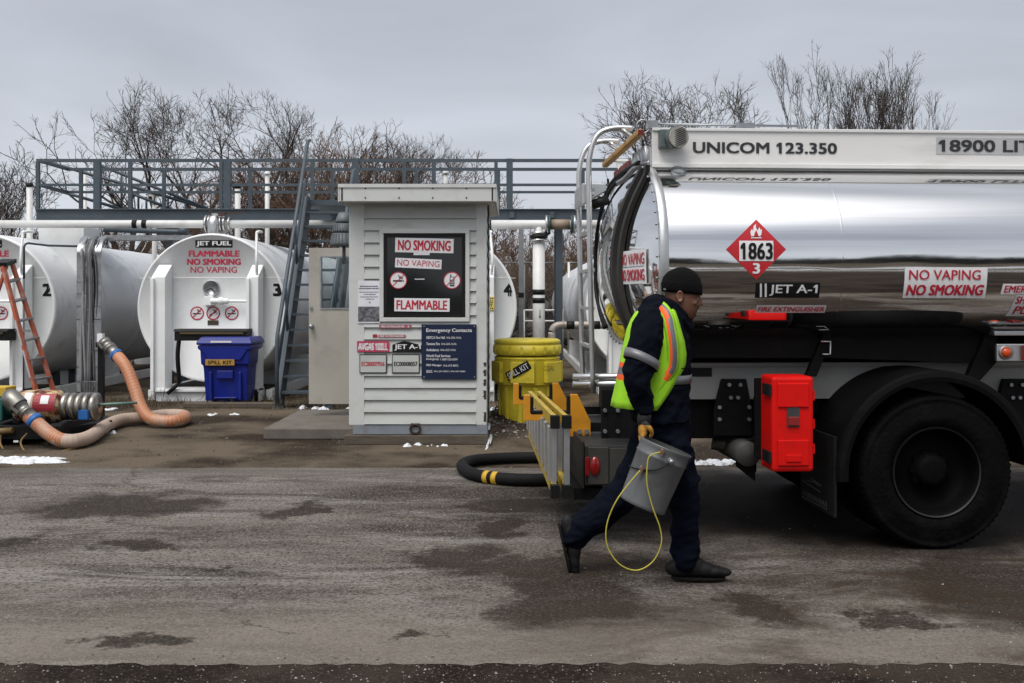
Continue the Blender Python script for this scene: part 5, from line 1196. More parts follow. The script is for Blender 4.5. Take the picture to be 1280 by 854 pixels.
plate([(861, 471), (890, 471), (890, 460), (861, 460)], .545, .004, 'label_plate', M_black)
for pts in ([(1008, 471), (1021, 471), (1040, 425), (1040, 412), (1032, 412)], [(1205, 482), (1220, 482), (1247, 452), (1247, 410), (1236, 410)]): plate(pts, .32, .06, 'strut', M_dkmetal)
plate([(790, 416), (1246, 416), (1246, 448), (1228, 455), (1036, 448), (790, 448)], .36, .03, 'underside_shield', M_dkmetal)
plate([(790, 414), (1246, 414), (1246, 417.5), (790, 417.5)], .33, .25, 'shield_lip', M_dkmetal)
mb = MB(); u, z = tpx(1028, 443, .30); u2, z2 = tpx(1038, 427, .30); mb.tube([(u, .3, z), (u2, .3, z), (u2, .3, z2), (u - .01, .3, z2)], .006, 6); mb.build('hook', M_alu, trk, local=True)
# round reservoir end and its hanger
u, z = tpx(935, 568, .35); mb = MB(); mb.cyl((u, .35, z), (u, .9, z), .082, n=26); mb.lathe([(.001, .02), (.07, .012), (.082, .0)], Matrix.Translation((u, .35, z)) @ Matrix.Rotation(R(90), 4, 'X'), 26); mb.build('air_tank', mat('dull_tank_end', (.04, .038, .034), .6, .0, .15, 8), trk, local=True)
plate([(919, 560), (944, 545), (946, 560), (944, 602), (920, 583)], .42, .01, 'hanger', M_dkmetal)
mb = MB(); u, z = tpx(890, 553, .7); mb.tube([(u, .7, z), (u + .25, .65, z - .04), (u + .45, .6, z - .1)], .05, 12); mb.build('exhaust_pipe', mat('dull_exhaust', (.10, .09, .08), .5, .6), trk, local=True)
# marker light panel
mb = MB(); (a0, z1_), (a1, z0_) = tpx(1246, 430, .22), tpx(1400, 451.5, .22); mb.box(a0, a1, .22, .25, z0_, z1_); (a0, z1_), (a1, z0_) = tpx(1243, 414, .24), tpx(1400, 419.5, .24); mb.box(a0, a1, .24, .4, z0_, z1_); lp_ = mb.build('light_panel', M_alu, trk, local=True, bevel=.006)
u, z = tpx(1257, 440.5, .22); mb = MB(); mb.lathe([(.034, .012), (.046, .012), (.048, 0)], Matrix.Translation((u, .22, z)) @ Matrix.Rotation(R(90), 4, 'X'), 24); mb.build('light_ring', M_steel, lp_, local=True)
mb = MB(); mb.lathe([(.001, .03), (.02, .028), (.036, .012), (.036, 0)], Matrix.Translation((u, .22, z)) @ Matrix.Rotation(R(90), 4, 'X'), 24); mb.build('marker_light', mat('amber_lens', (.60, .07, .008), .25, 0, .1, coat=.5), lp_, local=True)
u, z = tpx(1283, 441, .22); mb = MB(); mb.box(u - .035, u + .03, .19, .22, z - .05, z + .05); mb.build('reflector', mat('red_lens', (.26, .008, .008), .25, coat=.5), lp_, local=True, bevel=.006)
# wheels
M_tyre = mat('tyre', (.0028, .0028, .003), .85, 0, .3, 9, bump=.4, bscale=35, spec=.06, dirt=((.010, .009, .008), .6, 5)); M_rim = mat('dark_rim', (.0022, .0022, .0023), .7, 0, .25, 10, spec=.07)
uw, _ = tpx(1171, 594, .02); WR = .492
def wheel(u, v, face, r=WR, dual=True):
    # face -1: outer side towards the camera
    for k in range(2 if dual else 1):
        vv = v + (-face) * k * .34
        M = Matrix.Translation((u, vv, r)) @ Matrix.Rotation(R(90), 4, 'X') @ Matrix.Scale(-face if face > 0 else 1, 4, (0, 0, 1))
        if face > 0: M = Matrix.Translation((u, vv, r)) @ Matrix.Rotation(R(-90), 4, 'X')
        mb = MB()
        prof = [(.29, .0), (.30, .015), (.335, .022), (.36, .027), (.365, .024), (.42, .030), (.425, .027), (.455, .022), (.46, .026), (.478, .008), (r, -.03)]
        for g in range(5): q = -.035 - g * .046; prof += [(r, q), (r, q - .03), (r - .015, q - .033), (r - .015, q - .043)]
        prof += [(r, -.27), (.455, -.295), (.36, -.30), (.29, -.28)]
        mb.lathe(prof, M, 72)
        nb = 72
        for i in range(nb):
            a = 2 * math.pi * i / nb; Mx = M @ Matrix.Rotation(a, 4, 'Z'); mb.box(.462, .4885, -.008, .008, -.03, .0, 0, Mx)
        tw = mb.build('wheel', M_tyre, trk, local=True)
        if k == 0:
            mb = MB(); mb.lathe([(.292, -.01), (.285, .018), (.275, .012), (.262, -.03), (.255, -.09), (.225, -.13), (.15, -.135), (.12, -.12), (.10, -.05), (.085, -.035), (.06, -.03), (.001, -.028)], M, 48)
            rim = mb.build('rim', M_rim, tw, local=True)
            mb = MB(); mb.lathe([(.2745, .0125), (.282, .0175), (.284, .0185)], M, 48); mb.build('rim_edge', mat('worn_rim_edge', (.013, .0125, .0115), .5, .3, .5, 4), tw, local=True)
            mb = MB()
            for i in range(10):
                a = 2 * math.pi * i / 10; c = M @ Vector((.115 * math.cos(a), .115 * math.sin(a), -.12)); e2 = M @ Vector((.115 * math.cos(a), .115 * math.sin(a), -.085)); mb.cyl(c, e2, .014, n=6)
            mb.split('lug_nut', M_rim, tw, local=True)
wheel(uw, .03, -1); wheel(uw, 2.41, 1)
uf = 6.25; wheel(uf, .05, -1, WR, False); wheel(uf, 2.39, 1, WR, False)
mb = MB(); mb.cyl((uw, .3, WR), (uw, 2.1, WR), .09, n=14); mb.ball((uw, 1.2, WR), .22); mb.cyl((uf, .3, WR), (uf, 2.1, WR), .06, n=12); mb.build('axle', M_dkmetal, trk, local=True)
M_fend = mat('black_fender', (.003, .003, .0032), .6, 0, .15, 5, spec=.1, dirt=((.010, .009, .008), .5, 6))
for v0, v1 in ((-.02, .72), (1.72, 2.46)):
    mb = MB(); A0, A1 = R(2), R(185); n_ = 40
    def arc(r, a): return (uw - .01 + r * math.cos(a), WR + .005 + r * math.sin(a))
    prof = [(v0, .572), (v0 - .006, .60), (v0, .628), (v0 + .025, .64), (v1 - .025, .64), (v1, .628), (v1, .60), (v1 - .02, .62), (v0 + .03, .618), (v0 + .02, .585)]
    q = []
    for i in range(n_ + 1):
        a = A0 + (A1 - A0) * i / n_
        for v, r in prof: x_, z_ = arc(r, a); q.append(Vector((x_, v, z_)))
    k = len(prof); mb.add(q, [(i * k + j, i * k + (j + 1) % k, (i + 1) * k + (j + 1) % k, (i + 1) * k + j) for i in range(n_) for j in range(k)] + [list(range(k)), list(range(n_ * k, n_ * k + k))[::-1]], 0, False)
    mb.build('fender', M_fend, trk, local=True)
for v0 in (.02, 1.78):
    mb = MB(); uq = uw - .66; mb.box(uq, uq + .02, v0, v0 + .64, .21, .72); mf = mb.build('mud_flap', M_rub, trk, local=True, bevel=.004)
    if v0 < 1:
        # pale worn emblem on the flap: a winged stroke above a line of script
        mb = MB(); fm = lambda a, b, o: Vector((uq - .001 - o, v0 + .64 - a, b)); rnd = random.Random(2)
        for a0, b0, a1, b1 in ((.05, .345, .40, .33), (.12, .36, .34, .375), (.22, .39, .36, .36), (.28, .385, .42, .37)): 
            mb.beam(fm(a0, b0, .002), fm(a1, b1, .002), .002, .008, up=(0, 1, 0))
        x_ = .05
        while x_ < .5:
            w_ = rnd.uniform(.015, .04); mb.beam(fm(x_, .25, .002), fm(x_ + w_, .285, .002), .002, .006, up=(0, 1, 0)); mb.beam(fm(x_ + w_, .285, .002), fm(x_ + w_ + .012, .25, .002), .002, .006, up=(0, 1, 0)); x_ += w_ + .018
        mb.beam(fm(.04, .235, .002), fm(.52, .24, .002), .002, .006, up=(0, 1, 0))
        mb.build('emblem', mat('worn_print', (.045, .045, .052), .7), mf, local=True)
mb = MB()
for px, py in ((1056, 503), (1087, 510), (1063, 538)): 
    u, z = tpx(px, py, .35); mb.box(u - .018, u + .018, .33, .36, z - .012, z + .012)
mb.build('fender_bolt', M_steel, trk, local=True)
# red extinguisher cabinet
M_cab = mat('red_cabinet', (.62, .0045, .0025), .5, 0, .08, 3, spec=.2, dirt=((.34, .008, .006), .5, 7))
(a0, z1_), (a1, z0_) = tpx(965, 471, -.03), tpx(1017.5, 590, -.03)
mb = MB(); mb.box(a0, a1, -.03, .22, z0_, z1_); eb = mb.build('extinguisher_cabinet', M_cab, trk, local=True, bevel=.02)
mb = MB(); um = (a0 + a1) / 2; mb.box(a0 + .035, a1 - .035, -.042, -.031, z1_ - .19, z1_ - .04); mb.box(a0 + .035, a1 - .035, -.042, -.031, z0_ + .04, z0_ + .2); mb.box(a0 + .085, a1 - .085, -.05, -.043, z0_ + .065, z0_ + .11); mb.split('door_panel', M_cab, eb, local=True, bevel=.008)
mb = MB(); mb.box(um - .04, um + .04, -.036, -.031, .86 - .07, .86 + .07); lt_ = mb.build('latch', mat('latch_grey', (.07, .07, .07), .35, .4), eb, local=True, bevel=.01)
mb = MB(); mb.box(um - .035, um + .035, -.046, -.037, .80, .855); mb.build('latch_grip', mat('latch_red', (.22, .012, .01), .4), lt_, local=True, bevel=.006)
mb = MB()
for z in (z1_ - .085, z0_ + .09): mb.box(a0 - .018, a0 - .002, -.02, .12, z - .035, z + .035); 
mb.split('hinge', M_black, eb, local=True)
for z in (z1_ - .12, (z0_ + z1_) / 2, z0_ + .14):
    mb = MB(); mb.box(a1 + .002, a1 + .012, -.01, .06, z - .03, z + .03); mb.build('clip', M_cab, eb, local=True)
mb = MB(); mb.box(a0 - .03, a1 + .03, .222, .26, z0_ + .05, z1_ - .03); mb.box(a0 + .05, a1 - .05, .26, .6, z1_ - .3, z1_ - .18); mb.build('cabinet_mount', M_dkmetal, trk, local=True)
# rear bumper, lamp, ladder rack
(a0, z1_), (a1, z0_) = tpx(731, 557, .14), tpx(792, 607, .14)
mb = MB(); mb.box(a0, a1 + .1, .14, 2.3, z0_, z1_); mb.box(a0 - .02, a0 - .002, .14, 2.3, z0_ - .02, z1_ + .03); bpn = mb.build('bumper', mat('bumper_dark', (.012, .0115, .0105), .6, .0, .2, 6), trk, local=True, bevel=.008)
mb = MB(); mb.box(a0 + .02, a0 + .15, .128, .139, z0_ + .01, z1_ - .01); ch = mb.build('lamp_plate', mat('tarnished_chrome', (.06, .056, .05), .45, .3, .2, 8), bpn, local=True, bevel=.004)
mb = MB(); u, z = tpx(743.5, 583, .13); mb.ball((u, .125, z), .034, .018, .062); mb.build('tail_light', mat('red_lens', (.26, .008, .008), .25, coat=.5), ch, local=True)
mb = MB(); u, z = tpx(734, 583, .13); mb.box(u - .014, u + .012, .118, .127, z - .06, z + .06); mb.build('reflector', mat('red_lens', (.26, .008, .008)), ch, local=True, bevel=.004)
mb = MB(); (b0, w1), (b1, w0) = tpx(762, 560, .13), tpx(786, 604, .13); mb.box(b0, b1, .13, .139, w0, w1); mb.build('side_plate', mat('tarnished_chrome', (.06, .056, .05)), bpn, local=True, bevel=.004)
mb = MB(); (b0, w1), (b1, w0) = tpx(715, 607, .3), tpx(752, 615, .3); mb.box(b0, b1, .2, 2.2, w0 - .03, w1); mb.build('bumper_foot', M_rub, bpn, local=True)
M_or = mat('rack_orange', (.55, .23, .008), .45, 0, .08, 5, dirt=((.25, .12, .02), .5, 7))
for v, dx, dy, sc in ((.62, 0, 0, 1.0), (1.75, -18, -17, .84)):
    f_ = lambda pts: [(686 + dx + (a - 686) * sc, 510 + dy + (b - 510) * sc) for a, b in pts]
    r1 = plate(f_([(655, 526), (655, 494), (663, 494), (663, 518), (712, 518), (712, 526)]), v, .05, 'ladder_rack', M_or)
    plate(f_([(713, 493), (722, 493), (738.5, 527), (738.5, 546), (713, 546)]), v, .03, 'rack_plate', M_or, r1)
    plate(f_([(663.5, 517.5), (663.5, 497), (667, 497), (667, 514), (709, 514), (709, 495), (712.5, 495), (712.5, 517.5)]), v - .005, .06, 'rubber_pad', M_rub, r1)
    mb = MB(); 
    for px, py in f_([(733, 539.5), (724, 539.5)]): u, z = tpx(px, py, v); mb.cyl((u, v, z), (u, v - .02, z), .017, n=8)
    mb.split('bolt', M_steel, r1, local=True)
    mb = MB(); u, z = tpx(*f_([(736, 535)])[0], v); mb.box(u - .06, -.1, v + .032, v + .08, z - .03, z + .03); mb.build('rack_arm', M_dkmetal, r1, local=True)
# cab (beyond the right edge of the photograph)
mb = MB(); mb.prism([(5.55, .62), (7.35, .62), (7.4, 1.45), (7.05, 2.55), (5.6, 2.6)], .06, 2.36, lambda a, b, c: Vector((a, c, b))); cb = mb.build('cab', M_tw, trk, local=True, bevel=.05)
mb = MB(); mb.prism([(6.0, 1.5), (7.0, 1.5), (6.75, 2.3), (6.0, 2.3)], .05, .062, lambda a, b, c: Vector((a, c, b))); mb.build('window', M_glass, cb, local=True)

# folded stepladder hanging in the rack
M_ylad = mat('yellow_fibreglass', (.42, .29, .02), .5, 0, .1, 5, dirt=((.2, .15, .03), .6, 6))
uL = tpx(690, 560, -.12)[0]; lad = root('folded_ladder', TO + Vector((uL * cT - 1.0 * -sT * -1, uL * sT + 1.0 * cT, 0)), 'folded yellow stepladder with aluminium steps hung on orange tanker brackets', 'step ladder', TH)
Minv = WM[lad.name].inverted() @ WM[trk.name]
def lbuild(mb, name, m_, par=None, **k):
    mb.v = [Minv @ q for q in mb.v]; return mb.build(name, m_, par or lad, local=True, **k)
v0, v1 = -.12, 2.1; zT0, zT1, zB0, zB1 = .84, .80, .42, .50
for du, m_ in ((.0, M_ylad), (.072, M_ylad)):
    for za, zb_ in ((zT0, zT1), (zB0, zB1)):
        mb = MB(); mb.beam((uL + du + .02, v0, za), (uL + du + .02, v1, zb_), .032, .07); lbuild(mb, 'rail', m_, bevel=.003)
    mb = MB()
    for za in (zT0, zB0): mb.box(uL + du - .008, uL + du + .046, v0 - .015, v0 + .05, za - .038, za + .038)
    [lbuild(q_, 'foot', M_rub) for q_ in mb.islands()]
for k in range(8):
    v = v0 + .12 + k * .275; t_ = (v - v0) / (v1 - v0)
    mb = MB(); mb.box(uL - .012, uL + .046, v, v + .09, zB0 + (zB1 - zB0) * t_ + .037, zT0 + (zT1 - zT0) * t_ - .037); lbuild(mb, 'tread', M_alu, bevel=.003)
for k in range(5):
    v = v0 + .02 + k * .42; t_ = (v - v0) / (v1 - v0)
    mb = MB(); mb.box(uL + .075, uL + .11, v, v + .035, zB0 + (zB1 - zB0) * t_ + .037, zT0 + (zT1 - zT0) * t_ - .037); lbuild(mb, 'brace', M_alu)
for q0, q1 in ((.006, .032), (.078, .102)):
    mb = MB(); mb.box(uL + q0, uL + q1, v0 + .065, v0 + .078, zB0 + .04, zT0 - .04); lbuild(mb, 'end_strut', M_alu)
# ---------------------------------------------------------------- the man with the pail
PD0 = 5.92
def pw(px, py, y=0.0): return P(px, py, PD0 + y)
pr_ = root('person', (P(800, 0, PD0).x, PD0, 0), 'man in navy workwear, black beanie and lime vest striding with a grey pail', 'person')
M_skin = mat('skin', (.14, .058, .033), .5, 0, .08, 20); M_navy = mat('navy_cloth', (.0024, .0034, .0075), .9, 0, .2, 9, bump=.7, bscale=14, spec=.08); M_navy2 = mat('navy_trouser', (.0022, .0034, .0085), .9, 0, .2, 9, bump=.8, bscale=10, spec=.08)
M_knit = mat('black_knit', (.005, .005, .0055), .95, 0, .15, 30, bump=.5, bscale=120, spec=.1); M_boot = mat('black_boot', (.006, .006, .006), .65, 0, .25, 14, bump=.2, spec=.25)
M_lime = mat('lime_vest', (.30, .62, .012), .8, 0, .05, 8, bump=.35, bscale=9); M_vor = mat('vest_orange', (.85, .11, .015), .6, 0, .05); M_silver = mat('reflective_silver', (.16, .16, .17), .4, .2, .08, 12)
M_glove = mat('black_glove', (.012, .012, .012), .8); M_gly = mat('glove_yellow', (.42, .20, .025), .75, 0, .15, 14); M_sole = mat('boot_sole', (.0065, .0062, .006), .85, spec=.15)
def oval(c, hx, hy, n=28, tilt=0.0, p=2.3):
    out = []
    for i in range(n):
        a = 2 * math.pi * i / n; ca, sa = math.cos(a), math.sin(a)
        x = hx * math.copysign(abs(ca) ** (2 / p), ca); y = hy * math.copysign(abs(sa) ** (2 / p), sa); out.append(Vector((c.x + x, c.y + y, c.z + x * tilt)))
    return out
def S(px): return px * PD0 / F
# torso sections: py, back px, front px, half breadth
TOR = [(380, 816, 846, .085), (388, 804, 850, .14), (396, 794, 851, .185), (408, 787, 856, .212), (425, 783, 861, .222), (450, 782, 863, .215), (470, 783, 862, .205), (490, 786, 861, .20), (508, 788, 861, .205), (526, 790, 862.5, .21)]
def torso(mb, pad=0.0, sections=TOR):
    mb.rings([oval(pw((b + f) / 2, py), S(f - b) / 2 + pad, hy + pad) for py, b, f, hy in sections])
YA = -.245
def capsule(mb, pts, rs, n=14, k=4):
    q = spline(pts, k); m_ = len(pts) - 1; r_ = []
    for i in range(len(q)):
        t_ = i / k; j = min(int(t_), m_ - 1); f = t_ - j; r_.append(rs[j] * (1 - f) + rs[j + 1] * f)
    mb.tube(q, r_, n); mb.ball(q[0], rs[0], n=10); mb.ball(q[-1], rs[-1], n=10)
def arm(mb, sc=1.0, end=True):
    capsule(mb, [pw(812, 404, -.165), pw(807, 428, -.225), pw(799, 458, -.255), pw(797, 480, YA - .015), pw(802, 498, YA), pw(806, 511, YA)], [.092 * sc, .094 * sc, .088 * sc, .080 * sc, .064 * sc, .048 * sc])
def far_arm(mb, sc=1.0):
    capsule(mb, [pw(818, 404, .165), pw(832, 440, .23), pw(840, 474, .24), pw(850, 502, .20)], [.092 * sc, .085 * sc, .078 * sc, .052 * sc])
# ---- body: one continuous skin
mb = MB()
# head by profile levels: py, face px, nape px, half breadth
HEAD = [(342, 864, 840, .045), (348, 870, 835, .064), (356, 874.2, 831.5, .075), (364, 875.2, 830.8, .080), (369, 875.0, 831.2, .081), (373, 872.6, 832, .080), (378, 873.2, 832.8, .078), (383, 872.2, 834, .075), (388, 871.2, 836, .070), (393, 869.2, 838.5, .063), (397, 866.2, 842, .052), (400, 861, 848, .034)]
mb.rings([oval(pw((b + f) / 2, py), S(f - b) / 2, hy, 30, p=2.15) for py, f, b, hy in HEAD])
mb.rings([oval(pw(874 + .9 * k, py), S(w_), h_, 10) for k, py, w_, h_ in ((0, 371, 2.0, .008), (1, 375, 3.0, .010), (2, 379.5, 3.6, .015), (1, 382.5, 2.6, .014))])   # nose
mb.ball(pw(876.6, 380.3), .0095, .010, .009); mb.ball(pw(873.8, 381.3, -.013), .009, .008, .007); mb.ball(pw(873.8, 381.3, .013), .009, .008, .007)
mb.ball(pw(870.6, 386.9), .009, .022, .0055); mb.ball(pw(869.9, 390.0), .009, .020, .006); mb.ball(pw(865.8, 395.6), .015, .022, .012)      # lips, chin
mb.ball(pw(873.6, 369.3, -.03), .010, .026, .008); mb.ball(pw(873.6, 369.3, .03), .010, .026, .008)         # brows
mb.ball(pw(866.5, 379, -.05), .022, .02, .016); mb.ball(pw(866.5, 379, .05), .022, .02, .016)          # cheekbones
for s_ in (-1, 1):
    e = pw(849.6, 370.5, s_ * .083); mb.tube([e + Vector((.016 * math.cos(q * .628), s_ * (.006 + .004 * math.sin(q)), .031 * math.sin(q * .628))) for q in range(10)], .0055, 8, closed=True); mb.ball(e, .013, .006, .026)
capsule(mb, [pw(846, 384), pw(838, 398), pw(828, 412)], [.058, .062, .07])
torso(mb, -.045); arm(mb, .6); far_arm(mb, .6)
WR_ = pw(806.5, 516, YA)
capsule(mb, [pw(805.5, 508, YA), pw(806.8, 518, YA), pw(805, 528, YA)], [.032, .029, .033])
def hand(mb, wrist, sc, sgn=-1):
    # palm hangs from the wrist, four fingers of different length curl under the pail rim, thumb leaves the side
    base = wrist
    mb.rings([oval(base + Vector(o), .020 * sc * a, .036 * sc * b, 12) for o, a, b in (((0, 0, -.01), 1.1, .85), ((-.002, 0, -.035), 1.1, 1.05), ((-.004, 0, -.065), 1.15, 1.2), ((-.004, 0, -.09), 1.05, 1.15), ((-.003, 0, -.10), .7, .9))])
    for i, (dy, ln, r_) in enumerate(((-.034, .92, .0098), (-.012, 1.05, .0105), (.011, 1.0, .010), (.032, .80, .0088))):
        k0 = base + Vector((-.004, dy * sc, -.085)); pts = [k0, k0 + Vector((-.012, 0, -.035 * ln)), k0 + Vector((.006, 0, -.058 * ln)), k0 + Vector((.026, 0, -.052 * ln))]
        capsule(mb, pts, [r_ * sc * 1.1, r_ * sc * 1.05, r_ * sc, r_ * sc * .85], 8, 3)
    t0 = base + Vector((.008, -.034 * sc, -.03)); capsule(mb, [t0, t0 + Vector((.022, -.008, -.026)), t0 + Vector((.032, .002, -.052)), t0 + Vector((.026, .008, -.068))], [.013 * sc, .0125 * sc, .011 * sc, .009 * sc], 8, 3)
hand(mb, pw(804.5, 522, YA), .86)
hand(mb, pw(851, 510, .20), .86)
# legs inside the trousers
NEAR = [pw(836, 525, -.085), pw(843, 565, -.10), pw(853, 610, -.105), pw(856, 640, -.105), pw(856, 668, -.105), pw(858, 699, -.105)]
FAR = [pw(818, 525, .085), pw(806, 565, .095), pw(786, 607, .10), pw(764, 632, .10), pw(740, 652, .10), pw(717, 670, .10)]
capsule(mb, NEAR, [.075, .07, .055, .05, .045, .04]); capsule(mb, FAR, [.075, .07, .055, .05, .045, .04])
capsule(mb, [pw(858, 699, -.105), pw(856, 711, -.105), pw(876, 717, -.105)], [.032, .026, .02]); capsule(mb, [pw(717, 670, .10), pw(711, 674, .10), pw(716, 698, .10)], [.032, .024, .02])
body = remesh(mb, .0055, 2, .4).build('body', M_skin, pr_)
for s_ in (-1, 1):
    e = MB(); e.ball(pw(871.2, 373.3, s_ * .031), .0095, n=10); e.build('eye', mat('eye_white', (.45, .42, .40), .3), pr_)
    e = MB(); e.ball(pw(872.6, 373.5, s_ * .032), .0045, n=8); e.build('pupil', M_black, pr_)
    e = MB(); e.tube([pw(874.2, 369.6, s_ * .016), pw(873.6, 369, s_ * .034), pw(870.5, 369.8, s_ * .054)], .004, 6); e.build('eyebrow', mat('dark_hair', (.012, .009, .007), .9), pr_)
# short beard round the mouth and along the jaw
mb = MB(); capsule(mb, [pw(872.1, 384.8, -.022), pw(873, 384.5, 0), pw(872.1, 384.8, .022)], [.006, .0065, .006], 8, 3)
capsule(mb, [pw(866.2, 393.2, -.024), pw(868.6, 394.3, 0), pw(866.2, 393.2, .024)], [.007, .009, .007], 8, 3); capsule(mb, [pw(862, 397.8, -.028), pw(865.5, 398.2, 0), pw(862, 397.8, .028)], [.007, .008, .007], 8, 3)
mb.build('beard', mat('dark_stubble', (.035, .018, .012), .9), pr_)
# ---- beanie
mb = MB()
CAP = [(367, 877.6, 827.2, .089, -.10), (362, 877.8, 826.6, .093, -.10), (356, 878.0, 826.2, .096, -.08), (354.5, 877.3, 827, .094, -.07), (347, 875, 829, .088, -.04), (340, 869.5, 834.5, .070, 0), (336, 862.5, 842, .045, 0), (334, 856, 849, .018, 0)]
mb.rings([oval(pw((f + b) / 2, py), S(f - b) / 2, hy, 36, tl, 2.1) for py, f, b, hy, tl in CAP]); mb.build('beanie', M_knit, pr_)
mb = MB(); q = [pw(832, 361, -.062)]; e = pw(830.5, 361.5, -.07); mb.box(e.x - .006, e.x + .008, e.y - .004, e.y, e.z - .006, e.z + .005); mb.build('beanie_tag', M_silver, pr_)
# ---- jacket
mb = MB(); torso(mb); arm(mb); far_arm(mb)
hood = [(848, 390, -.085), (836, 381, -.105), (822, 376, -.095), (812, 378, -.05), (809, 380, 0), (812, 378, .05), (822, 376, .095), (836, 381, .105), (848, 390, .085), (856, 397, .045), (858, 399, 0), (856, 397, -.045)]
mb.tube(spline([pw(a, b, y) for a, b, y in hood], 3, True), .036, 12, closed=True)
mb.tube(spline([pw(a - 1, b + 9, y * 1.12) for a, b, y in hood], 3, True), .046, 12, closed=True)
capsule(mb, [pw(818, 380, -.04), pw(815, 384, 0), pw(818, 380, .04)], [.05, .055, .05])
rnd = random.Random(3)
for (a, b, y, r_) in ((790, 488, YA - .02, .045), (808, 470, YA - .055, .035), (800, 500, YA, .05), (799, 440, YA - .07, .03)): mb.ball(pw(a, b, y), r_, r_ * .8, r_ * .55)
jk = remesh(mb, .009, 3, .5, .013, (7, 7, 8)).build('jacket', M_navy, pr_)
mb = MB(); mb.rings([oval(pw((b + f) / 2, py), S(f - b) / 2 + .008, hy + .008) for py, b, f, hy in ((467, 783, 862, .206), (477.5, 784.5, 861.5, .203))], cap=False); mb.build('reflective_band', M_silver, jk, solid=.002)
mb = MB(); a, b = pw(803, 444.5, -.242), pw(800.5, 456, -.253); mb.tube([a, b], [.0965, .094], 24, caps=False); mb.v = [q + Vector((0, 0, -(q.x - a.x) * .22)) for q in mb.v]; mb.build('reflective_band', M_silver, jk, solid=.002)
mb = MB(); mb.tube([pw(806.3, 508, YA), pw(806.8, 513.5, YA)], [.046, .042], 16); mb.build('cuff', M_navy, jk)
# ---- lime vest, open at the front, standing off the back
VEST = [(381, 812, 843, .105), (386, 803, 849, .15), (392, 795, 852, .19), (400, 790, 855, .216), (412, 785, 859, .232), (425, 782, 863, .238), (440, 778, 865, .234), (452, 775.5, 865, .230), (458, 774.5, 865, .228), (467, 773, 864.5, .225), (474, 772, 864, .223), (488, 769.5, 863, .222), (500, 767, 863, .222), (508, 765.5, 863, .223)]
fr = {381: 838, 386: 838, 392: 839, 400: 841, 412: 844, 425: 848, 440: 851, 452: 851, 458: 849, 467: 843, 474: 838, 488: 829, 500: 820, 508: 814}
mb = MB(); n_ = 30; rows = []
for py, b, f, hy in VEST:
    c = pw((b + f) / 2, py); hx = S(f - b) / 2; xf = pw(fr[py], py).x
    a0 = math.acos(max(-.98, min(.98, (xf - c.x) / hx))); row = []
    ws = [0, .035, .10, .16, .19]; ps = ws + [.19 + (1 - .38) * (i + 1) / (n_ - 9) for i in range(n_ - 10)] + [1 - q for q in ws[::-1]]
    for t_ in ps:
        a = a0 + (2 * math.pi - 2 * a0) * t_; rip = .006 * math.sin(t_ * 37 + py * .05) * (1 if py > 440 else .3)
        row.append(Vector((c.x + (hx + rip) * math.cos(a), c.y - (hy + rip) * math.sin(a), c.z)))
    rows.append(row)
K = len(rows[0]); mb.add([q for r_ in rows for q in r_], [(i * K + j, i * K + j + 1, (i + 1) * K + j + 1, (i + 1) * K + j) for i in range(len(rows) - 1) for j in range(K - 1)], 0, True)
for i in range(len(rows) - 1):
    py = VEST[i][0]
    for j in range(K - 1):
        m_ = 0
        if K - 4 < j < K - 2: m_ = 2 if j in (1, K - 3) else 1
        if m_ and py < 412: m_ = 1 if j in (1, 2, K - 3, K - 4) else m_
        if m_ == 0 and py in (452, 467) and 4 <= j <= K - 6: m_ = 1
        if m_ == 0 and py == 458 and 4 <= j <= K - 6: m_ = 2
        if m_ and py in (452, 467) and j in (1, K - 3): m_ = 1
        mb.m[i * (K - 1) + j] = m_
mb.build('vest', [M_lime, M_vor, M_silver], pr_, solid=.006)
# strap of the vest over the near shoulder, running down in front of the sleeve
mb = MB(); pts = [(817, 380, -.07), (824, 382, -.15), (831, 388, -.215), (836, 398, -.245), (839, 412, -.262), (841.5, 428, -.268), (842.5, 445, -.262), (841, 459, -.25), (835, 469, -.242), (826, 482, -.236), (816, 497, -.23)]
w0, rws = S(6.5), []
q = spline([pw(*p_) for p_ in pts], 4)
for i, p_ in enumerate(q):
    t_ = (q[min(i + 1, len(q) - 1)] - q[max(i - 1, 0)]).normalized(); sd = t_.cross(Vector((0, -1, 0))).normalized(); 
    if sd.x < 0: sd = -sd
    rws.append([p_ + sd * (w0 * 2.3 * (k / 5 - .5)) + Vector((0, .012 * abs(k / 5 - .5) * 4 - .0, 0)) for k in range(6)])
mb.add([z for r_ in rws for z in r_], [(i * 6 + j, i * 6 + j + 1, (i + 1) * 6 + j + 1, (i + 1) * 6 + j) for i in range(len(rws) - 1) for j in range(5)], 0, True)
for i in range(len(rws) - 1):
    for j in range(5):
        m_ = 0
        if j in (1, 2): m_ = 1 if (i < 22 or j == 1) else 2
        if j in (2, 3) and i >= 12: m_ = 2
        if j == 3 and i < 12: m_ = 2
        if i > 30: m_ = 1 if (30 < i < 34 and j in (1, 2, 3)) else 0
        mb.m[i * 5 + j] = m_
mb.build('vest_strap', [M_lime, M_vor, M_silver], pr_, solid=.004)
